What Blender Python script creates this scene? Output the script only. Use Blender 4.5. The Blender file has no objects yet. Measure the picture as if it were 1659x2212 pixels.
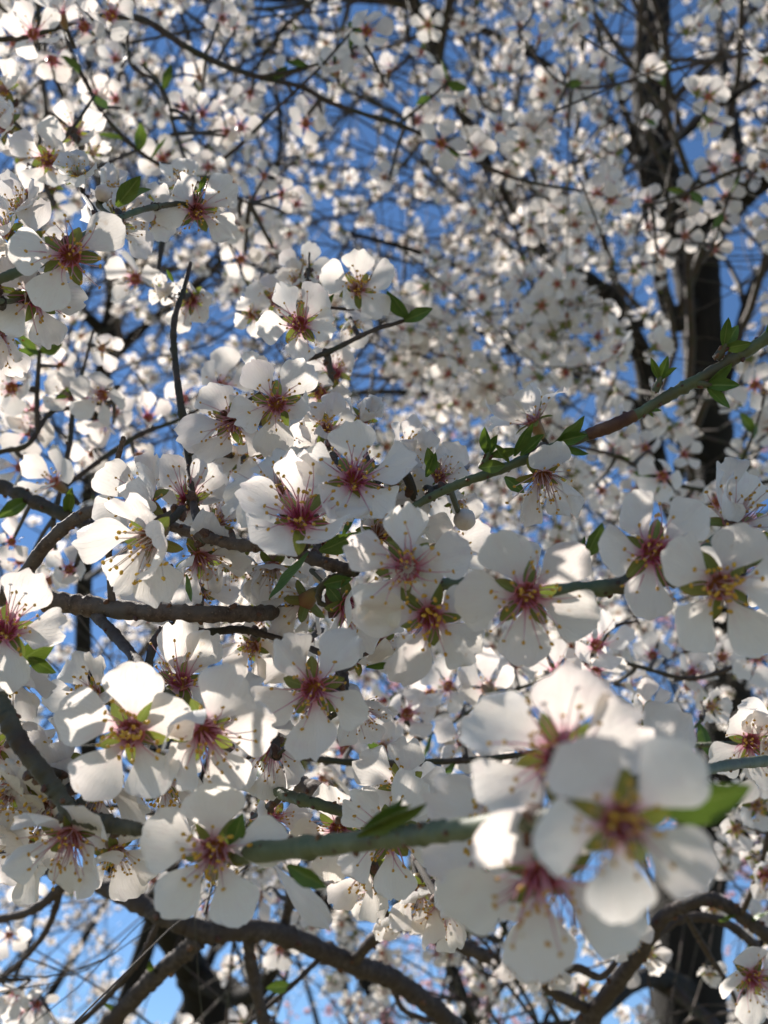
import bpy, math, random
import numpy as np
from mathutils import Vector, Matrix, Quaternion, noise as mnoise

random.seed(11)
RNG = np.random.default_rng(5)
SC = bpy.context.scene
COL = SC.collection
R = math.radians

# ------------------------------------------------------------------ camera
ELEV = R(35.0)
HF = R(38.0)
EYE = Vector((0.0, 0.0, 1.62))
cam_d = bpy.data.cameras.new('camera')
cam = bpy.data.objects.new('camera', cam_d)
COL.objects.link(cam)
cam.location = EYE
cam.rotation_euler = (R(90) + ELEV, 0, 0)
cam_d.sensor_fit = 'HORIZONTAL'
cam_d.sensor_width = 36.0
cam_d.lens = 18.0 / math.tan(HF / 2)
cam_d.clip_start = 0.01
cam_d.clip_end = 3000
cam_d.dof.use_dof = True
cam_d.dof.focus_distance = 0.425
cam_d.dof.aperture_fstop = cam_d.lens / 2.6      # a 2.6 mm wide pupil, as in a phone
SC.camera = cam

# ------------------------------------------------------------------ sky, sun, exposure
SUN_EL, SUN_AZ = R(48), R(-48)                    # azimuth measured from +Y towards +X
world = bpy.data.worlds.new('World')
SC.world = world
world.use_nodes = True
wn = world.node_tree
bg = wn.nodes['Background']
sky = wn.nodes.new('ShaderNodeTexSky')
sky.sky_type = 'NISHITA'
sky.sun_disc = False
sky.sun_elevation = SUN_EL
sky.sun_rotation = SUN_AZ
sky.altitude = 1500
sky.air_density = 1.0
sky.dust_density = 0.0
sky.ozone_density = 2.6
hs = wn.nodes.new('ShaderNodeHueSaturation')      # the deep blue of clear spring air
hs.inputs['Saturation'].default_value = 1.12
wn.links.new(sky.outputs[0], hs.inputs['Color'])
wn.links.new(hs.outputs[0], bg.inputs[0])
bg.inputs[1].default_value = 0.068
sun_d = bpy.data.lights.new('sun', 'SUN')
sun_d.energy = 5.0
sun_d.angle = R(0.53)
sun_d.color = (1.0, 0.935, 0.86)
sun = bpy.data.objects.new('sun', sun_d)
COL.objects.link(sun)
sdir = Vector((math.sin(SUN_AZ) * math.cos(SUN_EL), math.cos(SUN_AZ) * math.cos(SUN_EL), math.sin(SUN_EL)))
sun.rotation_euler = sdir.to_track_quat('Z', 'Y').to_euler()
sun.location = sdir * 30
SC.view_settings.view_transform = 'Standard'
SC.view_settings.look = 'None'
SC.view_settings.exposure = 1.1
SC.view_settings.gamma = 1.0
SC.cycles.use_denoising = True
SC.cycles.max_bounces = 5
SC.cycles.diffuse_bounces = 3
SC.cycles.transmission_bounces = 3
SC.cycles.sample_clamp_indirect = 8

# ------------------------------------------------------------------ placing: picture point + distance -> place in the world
FP = 829.5 / math.tan(HF / 2)
FWD = Vector((0, math.cos(ELEV), math.sin(ELEV)))
UPV = Vector((0, -math.sin(ELEV), math.cos(ELEV)))
RGT = Vector((1, 0, 0))

def at(u, v, z):
    return EYE + FWD * z + RGT * ((u - 829.5) / FP * z) + UPV * ((1106 - v) / FP * z)

def at_y(u, v, y):
    d = FWD + RGT * ((u - 829.5) / FP) + UPV * ((1106 - v) / FP)
    return EYE + d * (y / d.y)

def camdir(fx, fy, fz):
    return (RGT * fx + UPV * fy - FWD * fz).normalized()

# ------------------------------------------------------------------ materials
def mat(name):
    m = bpy.data.materials.new(name)
    m.use_nodes = True
    nt = m.node_tree
    nt.nodes.clear()
    out = nt.nodes.new('ShaderNodeOutputMaterial')
    return m, nt, out

def N(nt, kind, **kw):
    n = nt.nodes.new('ShaderNode' + kind)
    for k, v in kw.items():
        setattr(n, k, v)
    return n

def L(nt, a, b):
    nt.links.new(a, b)

def rgb(c):
    return (c[0], c[1], c[2], 1.0)

def mixc(nt, fac, a, b, blend='MIX'):
    n = N(nt, 'MixRGB', blend_type=blend)
    for sock, v in ((n.inputs[0], fac), (n.inputs[1], a), (n.inputs[2], b)):
        if hasattr(v, 'is_output') or isinstance(v, bpy.types.NodeSocket):
            L(nt, v, sock)
        elif isinstance(v, (int, float)):
            sock.default_value = v
        else:
            sock.default_value = rgb(v)
    return n.outputs[0]

def ramp(nt, fac, stops):
    n = N(nt, 'ValToRGB')
    e = n.color_ramp.elements
    while len(e) < len(stops):
        e.new(0.5)
    for i, (p, c) in enumerate(stops):
        e[i].position = p
        e[i].color = rgb(c) if not isinstance(c, (int, float)) else (c, c, c, 1)
    L(nt, fac, n.inputs[0])
    return n.outputs[0]

def mth(nt, op, a, b=None):
    n = N(nt, 'Math', operation=op)
    for s, v in ((n.inputs[0], a), (n.inputs[1], b)):
        if v is None:
            continue
        if isinstance(v, (int, float)):
            s.default_value = v
        else:
            L(nt, v, s)
    return n.outputs[0]

def petal_material(name, white, warm, pink, tl=0.48, veins=True, pinkfar=None):
    m, nt, out = mat(name)
    uv = N(nt, 'UVMap')
    sep = N(nt, 'SeparateXYZ')
    L(nt, uv.outputs[0], sep.inputs[0])
    x, y = sep.outputs[0], sep.outputs[1]
    oi = N(nt, 'ObjectInfo')
    sc = N(nt, 'SeparateColor')
    L(nt, oi.outputs['Color'], sc.inputs[0])
    g = ramp(nt, y, [(0.0, 1.0), (0.10, 0.62), (0.24, 0.12), (0.45, 0.0)])
    fac = mth(nt, 'MULTIPLY', g, sc.outputs[0])
    tc = N(nt, 'TexCoord')
    nz = N(nt, 'TexNoise')
    nz.inputs['Scale'].default_value = 2.3
    L(nt, tc.outputs['Object'], nz.inputs['Vector'])
    col0 = mixc(nt, ramp(nt, nz.outputs[0], [(0.35, 0.0), (0.7, 1.0)]), white, warm)
    # a faint blush that differs from petal to petal
    bl = mth(nt, 'MULTIPLY', ramp(nt, oi.outputs['Random'], [(0.55, 0.0), (1.0, 0.35)]), ramp(nt, y, [(0.3, 0.0), (1.0, 1.0)]))
    col0 = mixc(nt, bl, col0, (0.84, 0.70, 0.72))
    if veins:
        n4 = N(nt, 'TexNoise')
        n4.noise_dimensions = '4D'
        n4.inputs['Scale'].default_value = 3.6
        n4.inputs['Detail'].default_value = 4
        L(nt, uv.outputs[0], n4.inputs['Vector'])
        L(nt, mth(nt, 'MULTIPLY', oi.outputs['Random'], 97.0), n4.inputs['W'])
        col0 = mixc(nt, ramp(nt, n4.outputs[0], [(0.66, 0.0), (0.74, 0.5)]), col0, (0.62, 0.47, 0.33))
        col0 = mixc(nt, ramp(nt, n4.outputs[0], [(0.30, 0.35), (0.45, 0.0)]), col0, (0.84, 0.72, 0.73))
    col = mixc(nt, fac, col0, pink)
    d = N(nt, 'BsdfPrincipled')
    d.inputs['Roughness'].default_value = 0.62
    d.inputs['Specular IOR Level'].default_value = 0.22
    L(nt, col, d.inputs['Base Color'])
    t = N(nt, 'BsdfTranslucent')
    L(nt, mixc(nt, 1.0, col, (1.0, 0.96, 0.91), 'MULTIPLY'), t.inputs[0])
    if veins:
        wv = mth(nt, 'SINE', mth(nt, 'MULTIPLY', mth(nt, 'SUBTRACT', x, 0.5), 46.0))
        n2 = N(nt, 'TexNoise')
        n2.inputs['Scale'].default_value = 5.0
        n2.inputs['Detail'].default_value = 3
        L(nt, uv.outputs[0], n2.inputs['Vector'])
        vx = mth(nt, 'ADD', mth(nt, 'MULTIPLY', mth(nt, 'SUBTRACT', x, 0.5), mth(nt, 'SUBTRACT', 1.35, mth(nt, 'MULTIPLY', y, 0.55))), mth(nt, 'MULTIPLY', n2.outputs[0], 0.12))
        vl = ramp(nt, mth(nt, 'ABSOLUTE', mth(nt, 'SINE', mth(nt, 'MULTIPLY', vx, 42.0))), [(0.0, 1.0), (0.35, 0.0)])
        L(nt, mixc(nt, mth(nt, 'MULTIPLY', vl, 0.13), mixc(nt, 1.0, col, (1.0, 0.96, 0.91), 'MULTIPLY'), (0.55, 0.46, 0.44)), t.inputs[0])
        h = mth(nt, 'ADD', mth(nt, 'MULTIPLY', vl, -0.35), mth(nt, 'MULTIPLY', n2.outputs[0], 0.9))
        b = N(nt, 'Bump')
        b.inputs['Strength'].default_value = 0.35
        b.inputs['Distance'].default_value = 0.0012
        L(nt, h, b.inputs['Height'])
        L(nt, b.outputs[0], d.inputs['Normal'])
        L(nt, b.outputs[0], t.inputs['Normal'])
    mx = N(nt, 'MixShader')
    mx.inputs[0].default_value = tl
    L(nt, d.outputs[0], mx.inputs[1])
    L(nt, t.outputs[0], mx.inputs[2])
    L(nt, mx.outputs[0], out.inputs[0])
    return m

def leafy_material(name, c1, c2, tl=0.35, rough=0.4, edge=None):
    m, nt, out = mat(name)
    tc = N(nt, 'TexCoord')
    nz = N(nt, 'TexNoise')
    nz.inputs['Scale'].default_value = 3.0
    nz.inputs['Detail'].default_value = 4
    L(nt, tc.outputs['Object'], nz.inputs['Vector'])
    uv = N(nt, 'UVMap')
    sep = N(nt, 'SeparateXYZ')
    L(nt, uv.outputs[0], sep.inputs[0])
    col = mixc(nt, ramp(nt, nz.outputs[0], [(0.35, 0.0), (0.68, 1.0)]), c1, c2)
    oi = N(nt, 'ObjectInfo')
    col = mixc(nt, ramp(nt, oi.outputs['Random'], [(0.0, 0.0), (0.6, 0.05), (1.0, 0.4)]), col, (c2[0] * 1.9, c2[1] * 1.15, c2[2]))
    rib = mth(nt, 'ABSOLUTE', mth(nt, 'SUBTRACT', sep.outputs[0], 0.5))
    col = mixc(nt, ramp(nt, rib, [(0.0, 0.5), (0.06, 0.0)]), col, (0.30, 0.36, 0.12))
    if edge:
        col = mixc(nt, ramp(nt, rib, [(0.36, 0.0), (0.5, 0.85)]), col, edge)
    vs = mth(nt, 'SINE', mth(nt, 'MULTIPLY', mth(nt, 'SUBTRACT', sep.outputs[1], mth(nt, 'MULTIPLY', rib, 0.7)), 60.0))
    b = N(nt, 'Bump')
    b.inputs['Strength'].default_value = 0.25
    b.inputs['Distance'].default_value = 0.0015
    L(nt, mth(nt, 'ADD', mth(nt, 'MULTIPLY', vs, 0.3), nz.outputs[0]), b.inputs['Height'])
    d = N(nt, 'BsdfPrincipled')
    d.inputs['Roughness'].default_value = rough
    d.inputs['Specular IOR Level'].default_value = 0.4
    L(nt, col, d.inputs['Base Color'])
    L(nt, b.outputs[0], d.inputs['Normal'])
    t = N(nt, 'BsdfTranslucent')
    L(nt, mixc(nt, 0.5, col, (0.28, 0.42, 0.04)), t.inputs[0])
    mx = N(nt, 'MixShader')
    mx.inputs[0].default_value = tl
    L(nt, d.outputs[0], mx.inputs[1])
    L(nt, t.outputs[0], mx.inputs[2])
    L(nt, mx.outputs[0], out.inputs[0])
    return m

def bark_material(name, c1, c2, c3, scale, bump, rough=0.8, stretch=(1, 1, 1), spots=None):
    m, nt, out = mat(name)
    tc = N(nt, 'TexCoord')
    mp = N(nt, 'Mapping')
    mp.inputs['Scale'].default_value = stretch
    L(nt, tc.outputs['Object'], mp.inputs[0])
    n1 = N(nt, 'TexNoise')
    n1.inputs['Scale'].default_value = scale
    n1.inputs['Detail'].default_value = 6
    n1.inputs['Roughness'].default_value = 0.65
    L(nt, mp.outputs[0], n1.inputs['Vector'])
    n2 = N(nt, 'TexNoise')
    n2.inputs['Scale'].default_value = scale * 0.22
    n2.inputs['Detail'].default_value = 2
    L(nt, mp.outputs[0], n2.inputs['Vector'])
    col = mixc(nt, ramp(nt, n1.outputs[0], [(0.35, 0.0), (0.68, 1.0)]), c1, c2)
    col = mixc(nt, ramp(nt, n2.outputs[0], [(0.45, 0.0), (0.62, 1.0)]), col, c3)
    h = n1.outputs[0]
    if spots:
        v = N(nt, 'TexVoronoi')
        v.inputs['Scale'].default_value = scale * 1.3
        L(nt, mp.outputs[0], v.inputs['Vector'])
        sp = ramp(nt, v.outputs['Distance'], [(0.12, 1.0), (0.2, 0.0)])
        col = mixc(nt, sp, col, spots)
        h = mth(nt, 'ADD', h, mth(nt, 'MULTIPLY', sp, 0.5))
    b = N(nt, 'Bump')
    b.inputs['Strength'].default_value = 0.8
    b.inputs['Distance'].default_value = bump
    L(nt, h, b.inputs['Height'])
    d = N(nt, 'BsdfPrincipled')
    d.inputs['Roughness'].default_value = rough
    d.inputs['Specular IOR Level'].default_value = 0.3
    L(nt, col, d.inputs['Base Color'])
    L(nt, b.outputs[0], d.inputs['Normal'])
    L(nt, d.outputs[0], out.inputs[0])
    return m

def uvgrad_material(name, stops, rough=0.5, tl=0.0, brown=None):
    m, nt, out = mat(name)
    uv = N(nt, 'UVMap')
    sep = N(nt, 'SeparateXYZ')
    L(nt, uv.outputs[0], sep.inputs[0])
    oi = N(nt, 'ObjectInfo')
    sc = N(nt, 'SeparateColor')
    L(nt, oi.outputs['Color'], sc.inputs[0])
    if brown == 'anther':
        col = mixc(nt, sc.outputs[1], (0.72, 0.46, 0.05), (0.36, 0.15, 0.04))
        nz = N(nt, 'TexNoise')
        nz.inputs['Scale'].default_value = 9.0
        tc = N(nt, 'TexCoord')
        L(nt, tc.outputs['Object'], nz.inputs['Vector'])
        col = mixc(nt, ramp(nt, nz.outputs[0], [(0.4, 0.0), (0.65, 0.6)]), col, (0.55, 0.26, 0.03))
    else:
        a = ramp(nt, sep.outputs[1], stops)
        pale = ramp(nt, sep.outputs[1], [(0.0, (0.55, 0.55, 0.28)), (0.3, (0.78, 0.76, 0.66)), (1.0, (0.82, 0.80, 0.74))])
        col = mixc(nt, sc.outputs[0], pale, a) if brown == 'filament' else a
    d = N(nt, 'BsdfPrincipled')
    d.inputs['Roughness'].default_value = rough
    L(nt, col, d.inputs['Base Color'])
    if tl:
        t = N(nt, 'BsdfTranslucent')
        L(nt, col, t.inputs[0])
        mx = N(nt, 'MixShader')
        mx.inputs[0].default_value = tl
        L(nt, d.outputs[0], mx.inputs[1])
        L(nt, t.outputs[0], mx.inputs[2])
        L(nt, mx.outputs[0], out.inputs[0])
    else:
        L(nt, d.outputs[0], out.inputs[0])
    return m

M_PETAL = petal_material('petal_white', (0.885, 0.865, 0.845), (0.885, 0.85, 0.81), (0.70, 0.17, 0.33))
M_FAR = petal_material('petal_far', (0.885, 0.865, 0.845), (0.885, 0.845, 0.80), (0.60, 0.13, 0.20), veins=False)
M_PINK = petal_material('petal_pink', (0.74, 0.44, 0.50), (0.78, 0.52, 0.56), (0.55, 0.08, 0.2), veins=False)
M_BUD = petal_material('bud_blush', (0.86, 0.76, 0.73), (0.88, 0.82, 0.78), (0.8, 0.45, 0.45), tl=0.3)
M_SEPAL = leafy_material('sepal_green', (0.15, 0.17, 0.045), (0.22, 0.215, 0.06), 0.25, 0.55, edge=(0.24, 0.13, 0.05))
M_LEAF = leafy_material('young_leaf', (0.055, 0.115, 0.02), (0.09, 0.16, 0.03), 0.18, 0.35)
M_CUP = uvgrad_material('flower_cup', [(0.0, (0.20, 0.17, 0.05)), (0.5, (0.26, 0.11, 0.06)), (0.62, (0.55, 0.14, 0.15)), (1.0, (0.52, 0.26, 0.08))])
M_FIL = uvgrad_material('filament', [(0.0, (0.56, 0.05, 0.18)), (0.35, (0.70, 0.21, 0.35)), (0.75, (0.80, 0.52, 0.58)), (1.0, (0.76, 0.46, 0.46))], tl=0.3, brown='filament')
M_ANTHER = uvgrad_material('anther', [], brown='anther', rough=0.7)
M_CENTRE = uvgrad_material('far_centre', [(0.0, (0.36, 0.05, 0.07)), (0.6, (0.42, 0.12, 0.07)), (1.0, (0.50, 0.26, 0.06))])
M_GREEN = bark_material('green_twig', (0.09, 0.115, 0.058), (0.14, 0.16, 0.09), (0.09, 0.08, 0.05), 170, 0.0005, 0.55, spots=(0.07, 0.045, 0.03))
M_BROWN = bark_material('brown_bark', (0.055, 0.036, 0.027), (0.17, 0.12, 0.092), (0.12, 0.10, 0.088), 330, 0.0008, 0.7, spots=(0.20, 0.15, 0.115))
M_OLIVE = bark_material('olive_bark', (0.06, 0.065, 0.045), (0.115, 0.11, 0.082), (0.06, 0.042, 0.032), 150, 0.0008, 0.6, spots=(0.05, 0.03, 0.022))
M_GREY = bark_material('grey_bark', (0.05, 0.038, 0.032), (0.125, 0.10, 0.088), (0.075, 0.055, 0.045), 200, 0.0012, 0.75)
M_TWIG = bark_material('dark_twig', (0.045, 0.03, 0.025), (0.10, 0.075, 0.062), (0.05, 0.05, 0.03), 220, 0.0005, 0.7)
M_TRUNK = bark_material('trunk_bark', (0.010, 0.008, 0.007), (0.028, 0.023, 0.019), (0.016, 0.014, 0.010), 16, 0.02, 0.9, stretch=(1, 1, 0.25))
M_SCALE = bark_material('bud_scale', (0.10, 0.045, 0.03), (0.20, 0.11, 0.06), (0.07, 0.03, 0.025), 200, 0.0004, 0.6)

def ground_material():
    m, nt, out = mat('orchard_grass')
    tc = N(nt, 'TexCoord')
    n1 = N(nt, 'TexNoise'); n1.inputs['Scale'].default_value = 1.1; n1.inputs['Detail'].default_value = 8
    n2 = N(nt, 'TexNoise'); n2.inputs['Scale'].default_value = 38; n2.inputs['Detail'].default_value = 4
    L(nt, tc.outputs['Object'], n1.inputs['Vector']); L(nt, tc.outputs['Object'], n2.inputs['Vector'])
    col = mixc(nt, ramp(nt, n1.outputs[0], [(0.4, 0.0), (0.62, 1.0)]), (0.09, 0.10, 0.045), (0.19, 0.15, 0.10))
    col = mixc(nt, ramp(nt, n2.outputs[0], [(0.35, 0.0), (0.7, 0.6)]), col, (0.14, 0.14, 0.07))
    b = N(nt, 'Bump'); b.inputs['Strength'].default_value = 1.0; b.inputs['Distance'].default_value = 0.04
    L(nt, n2.outputs[0], b.inputs['Height'])
    d = N(nt, 'BsdfPrincipled'); d.inputs['Roughness'].default_value = 0.95
    L(nt, col, d.inputs['Base Color']); L(nt, b.outputs[0], d.inputs['Normal']); L(nt, d.outputs[0], out.inputs[0])
    return m
M_GROUND = ground_material()

# ------------------------------------------------------------------ mesh helpers
class MB:
    """collects vertices, faces, uvs and material slots of ONE mesh"""
    def __init__(self):
        self.v, self.f, self.uv, self.mi = [], [], [], []
    def add(self, verts, faces, uvs=None, mi=0):
        o = len(self.v)
        self.v.extend([tuple(p) for p in verts])
        for f in faces:
            self.f.append([i + o for i in f])
            self.mi.append(mi)
            for i in f:
                self.uv.append(uvs[i] if uvs else (0.5, 0.5))
    def grid(self, P, U, mi=0, close=False):
        n, m = len(P), len(P[0])
        verts = [p for row in P for p in row]
        uvs = [u for row in U for u in row]
        faces = []
        for i in range(n - 1):
            for j in range(m if close else m - 1):
                k = (j + 1) % m
                faces.append([i * m + j, i * m + k, (i + 1) * m + k, (i + 1) * m + j])
        self.add(verts, faces, uvs, mi)
    def tube(self, pts, rad, sides=8, mi=0, cap=True, vrange=(0, 1)):
        pts = [Vector(p) for p in pts]
        n = len(pts)
        t0 = (pts[1] - pts[0]).normalized()
        nrm = t0.orthogonal().normalized()
        P, U = [], []
        for i, p in enumerate(pts):
            t = (pts[min(i + 1, n - 1)] - pts[max(i - 1, 0)])
            t = t.normalized() if t.length > 1e-9 else t0
            nrm = (nrm - t * nrm.dot(t))
            nrm = nrm.normalized() if nrm.length > 1e-6 else t.orthogonal().normalized()
            b = t.cross(nrm)
            r = rad[i] if hasattr(rad, '__len__') else rad
            vv = vrange[0] + (vrange[1] - vrange[0]) * i / (n - 1)
            P.append([p + (nrm * math.cos(a) + b * math.sin(a)) * r for a in [2 * math.pi * j / sides for j in range(sides)]])
            U.append([(j / sides, vv) for j in range(sides)])
        self.grid(P, U, mi, True)
        if cap:
            self.add(P[0], [list(range(sides))[::-1]], U[0], mi)
            self.add(P[-1], [list(range(sides))], U[-1], mi)
    def ball(self, c, axis, ra, rr, seg=6, rings=4, mi=0):
        c = Vector(c); axis = Vector(axis).normalized()
        n = axis.orthogonal().normalized(); b = axis.cross(n)
        P, U = [], []
        for i in range(rings + 1):
            a = math.pi * i / rings
            rr_ = math.sin(a) * rr + 1e-6
            P.append([c - axis * math.cos(a) * ra + (n * math.cos(q) + b * math.sin(q)) * rr_ for q in [2 * math.pi * j / seg for j in range(seg)]])
            U.append([(j / seg, i / rings) for j in range(seg)])
        self.grid(P, U, mi, True)
    def mesh(self, name, mats, smooth=True):
        me = bpy.data.meshes.new(name)
        me.from_pydata(self.v, [], self.f)
        uvl = me.uv_layers.new(name='UVMap')
        uvl.data.foreach_set('uv', np.array(self.uv, dtype=np.float32).ravel())
        for m in mats:
            me.materials.append(m)
        me.polygons.foreach_set('material_index', np.array(self.mi, dtype=np.int32))
        if smooth:
            me.polygons.foreach_set('use_smooth', np.ones(len(self.f), dtype=bool))
        me.update()
        return me

WM = {}
def link(name, data, parent=None, world=None, color=None, **props):
    o = bpy.data.objects.new(name, data)
    COL.objects.link(o)
    world = world if world is not None else Matrix.Identity(4)
    WM[o.name] = world
    if parent is not None:
        o.parent = parent
        o.matrix_basis = WM[parent.name].inverted() @ world
    else:
        o.matrix_basis = world
    if color:
        o.color = (color[0], color[1], color[2], 1)
    for k, v in props.items():
        o[k] = v
    return o

def smooth_path(pts, step=6):
    """Catmull-Rom through (Vector, radius) pairs"""
    out = []
    n = len(pts)
    for i in range(n - 1):
        p0, p1, p2, p3 = pts[max(i - 1, 0)], pts[i], pts[i + 1], pts[min(i + 2, n - 1)]
        for k in range(step):
            t = k / step
            q = 0.5 * ((2 * p1[0]) + (p2[0] - p0[0]) * t + (2 * p0[0] - 5 * p1[0] + 4 * p2[0] - p3[0]) * t * t + (3 * p1[0] - p0[0] - 3 * p2[0] + p3[0]) * t ** 3)
            out.append((q, p1[1] + (p2[1] - p1[1]) * t))
    out.append(pts[-1])
    return out

# ------------------------------------------------------------------ flower pieces, all of unit flower radius
WT = np.array([0, .12, .25, .4, .55, .68, .8, .9, 1.0])
WV = np.array([.10, .14, .33, .63, .88, 1.0, .99, .89, .66])

def petal_mesh(name, W=0.40, notch=0.06, cup=0.5, curl=0.1, ruf=0.02, side=0.0, nt_=12, ns=13, seed=0, mats=None, fold=0.0, crease=0.012):
    rg = random.Random(seed)
    ph = [rg.uniform(0, 6.28) for _ in range(6)]
    P, U = [], []
    for i in range(nt_):
        t = i / (nt_ - 1)
        w = W * float(np.interp(t, WT, WV))
        rp, ru = [], []
        for j in range(ns):
            s = -1 + 2 * j / (ns - 1)
            sx = s * w
            y = t - 0.15 * t ** 3 * abs(s) ** 2.1 - notch * t ** 8 * math.exp(-((s - 0.1 * math.sin(ph[0])) / 0.2) ** 2)
            y += ruf * 0.55 * t ** 5 * (math.sin(s * 7 + ph[1]) + 0.6 * math.sin(s * 13 + ph[2]))
            sx *= 1 + 0.05 * math.sin(t * 9 + ph[3] + (1.5 if s > 0 else 0))
            z = cup * sx * sx * (0.4 + 0.6 * t) + curl * (t - 0.1) ** 2 * 1.1
            z += ruf * t ** 2 * (1.3 * abs(s) ** 2 * math.sin(t * 8 + ph[4] + 2 * s) + 0.6 * math.sin(s * 5 + ph[5]))
            z += side * s * t * 0.25 + fold * abs(s) * w
            z += crease * t * (math.sin(s * 9 + ph[2]) * .6 + math.sin(s * 4 + ph[0] + t * 3))
            rp.append((sx + side * 0.06 * t * t, y * 0.94, z))
            ru.append((0.5 + s / 2, t))
        P.append(rp); U.append(ru)
    b = MB()
    b.grid(P, U)
    return b.mesh(name, mats or [M_PETAL])

PET = []
for k, a in enumerate([(.35, .06, .55, .06, .03, 0, 0), (.38, .03, .75, .18, .03, .35, 0), (.33, .10, .45, -.10, .05, -.35, 0), (.36, .02, .9, .28, .03, .15, 0),
                       (.31, .08, .9, .10, .04, -.2, .15), (.38, .05, .5, -.2, .06, .4, 0), (.34, .13, .6, .03, .055, -.4, 0), (.29, .04, 1.2, .22, .03, .3, .3),
                       (.36, .07, .4, -.32, .055, 0, 0), (.35, .05, 1.1, .42, .04, -.2, .1),
                       (.33, .11, .5, -.45, .07, .5, 0), (.36, .04, 1.5, .6, .05, .3, 0), (.34, .08, .3, .1, .08, -.6, .05), (.30, .05, 1.6, .3, .05, .5, .4)]):
    PET.append(petal_mesh('petal', a[0] * 1.07, a[1], a[2], a[3], a[4], a[5], seed=k, fold=a[6], crease=.008 + .006 * (k % 4)))
PETM = [petal_mesh('petal', a[0], a[1], a[2], a[3], .03, a[4], nt_=6, ns=5, seed=40 + k) for k, a in enumerate(
    [(.35, .06, .5, .08, 0), (.38, .04, .7, .2, .3), (.32, .09, .4, -.1, -.3), (.36, .05, .9, .32, .1), (.33, .08, .4, -.28, -.25)])]
PROUND = [petal_mesh('petal', .34 + .015 * k, .035, .4, .10 - .05 * k, .012, .1 * (k - 1), seed=90 + k, crease=.005) for k in range(4)]
PNARROW = petal_mesh('petal', .25, .05, .5, .05, .02, 0, seed=77)
PCURL = petal_mesh('petal', .17, .03, 1.2, 0.75, .04, .4, seed=78)

def sepal_mesh():
    b = MB(); P, U = [], []
    for i in range(6):
        t = i / 5
        w = 0.105 * float(np.interp(t, [0, .25, .6, .85, 1], [.95, 1.0, .9, .6, .12]))
        P.append([(s * w, t * 0.33, 0.25 * (s * w) ** 2 / .1 - 0.06 * t * t) for s in (-1, -.5, 0, .5, 1)])
        U.append([(0.5 + s / 2, t) for s in (-1, -.5, 0, .5, 1)])
    b.grid(P, U)
    return b.mesh('sepal', [M_SEPAL])
SEPAL = sepal_mesh()

def cup_mesh(seg=12, name='blossom'):
    b = MB(); P, U = [], []
    prof = [(-.46, .05), (-.42, .10), (-.28, .135), (-.12, .15), (0.0, .185), (.02, .17), (-.03, .14), (-.12, .11), (-.2, .03)]
    for i, (z, r) in enumerate(prof):
        P.append([(r * math.cos(a), r * math.sin(a), z) for a in [2 * math.pi * j / seg for j in range(seg)]])
        U.append([(j / seg, i / (len(prof) - 1)) for j in range(seg)])
    b.grid(P, U, 0, True)
    b.add(P[0], [list(range(seg))[::-1]], U[0])
    b.add(P[-1], [list(range(seg))], U[-1])
    return b.mesh(name, [M_CUP])
CUP = cup_mesh()
CUPM = cup_mesh(7)

def stamen_mesh(n, spread, length, ar, seed, jitter=.18, sides=3, ball=(5, 3)):
    rg = random.Random(seed)
    b = MB()
    for i in range(n):
        a = 2 * math.pi * (i / n) * 2.618 + rg.uniform(-.2, .2)
        q = (i + .5) / n
        tilt = R(spread[0] + (spread[1] - spread[0]) * q + rg.uniform(-7, 7))
        ln = length * (0.55 + 0.62 * rg.random())
        rad = Vector((math.cos(a), math.sin(a), 0))
        p0 = rad * (0.05 + .09 * q) + Vector((0, 0, -.04))
        d = rad * math.sin(tilt) + Vector((0, 0, math.cos(tilt)))
        bend = Vector((rg.uniform(-1, 1), rg.uniform(-1, 1), rg.uniform(-.5, 1.2))) * jitter * 1.5 * ln
        pts = [p0 + d * ln * t + bend * t * t for t in (0, .3, .6, .85, 1)]
        b.tube(pts, [.0125, .0105, .009, .008, .007], sides, 0, cap=False)
        ax = Vector((rg.uniform(-1, 1), rg.uniform(-1, 1), rg.uniform(-.3, 1)))
        b.ball(pts[-1], ax, ar * rg.uniform(.9, 1.35), ar * rg.uniform(.6, .9), ball[0], ball[1], 1)
    # pistil
    b.tube([(0, 0, -.1), (.01, 0, .2), (.02, .01, length * .9)], [.016, .011, .009], 4, 0)
    b.ball((.02, .01, length * .9), (0, 0, 1), .02, .022, 5, 3, 1)
    return b.mesh('stamen_cluster', [M_FIL, M_ANTHER])
STA = {'p': [stamen_mesh(36, (6, 66), .54, .031, s) for s in (1, 2, 3)],
       'y': [stamen_mesh(26, (8, 46), .55, .038, s) for s in (4, 5)],
       'o': [stamen_mesh(34, (2, 55), .36, .036, s, .25) for s in (6, 7)]}
STAM = {'p': stamen_mesh(13, (8, 62), .5, .034, 11, sides=3, ball=(4, 2)),
        'y': stamen_mesh(12, (8, 46), .5, .048, 12, sides=3, ball=(4, 2)),
        'o': stamen_mesh(12, (6, 55), .36, .046, 13, sides=3, ball=(4, 2))}

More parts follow.
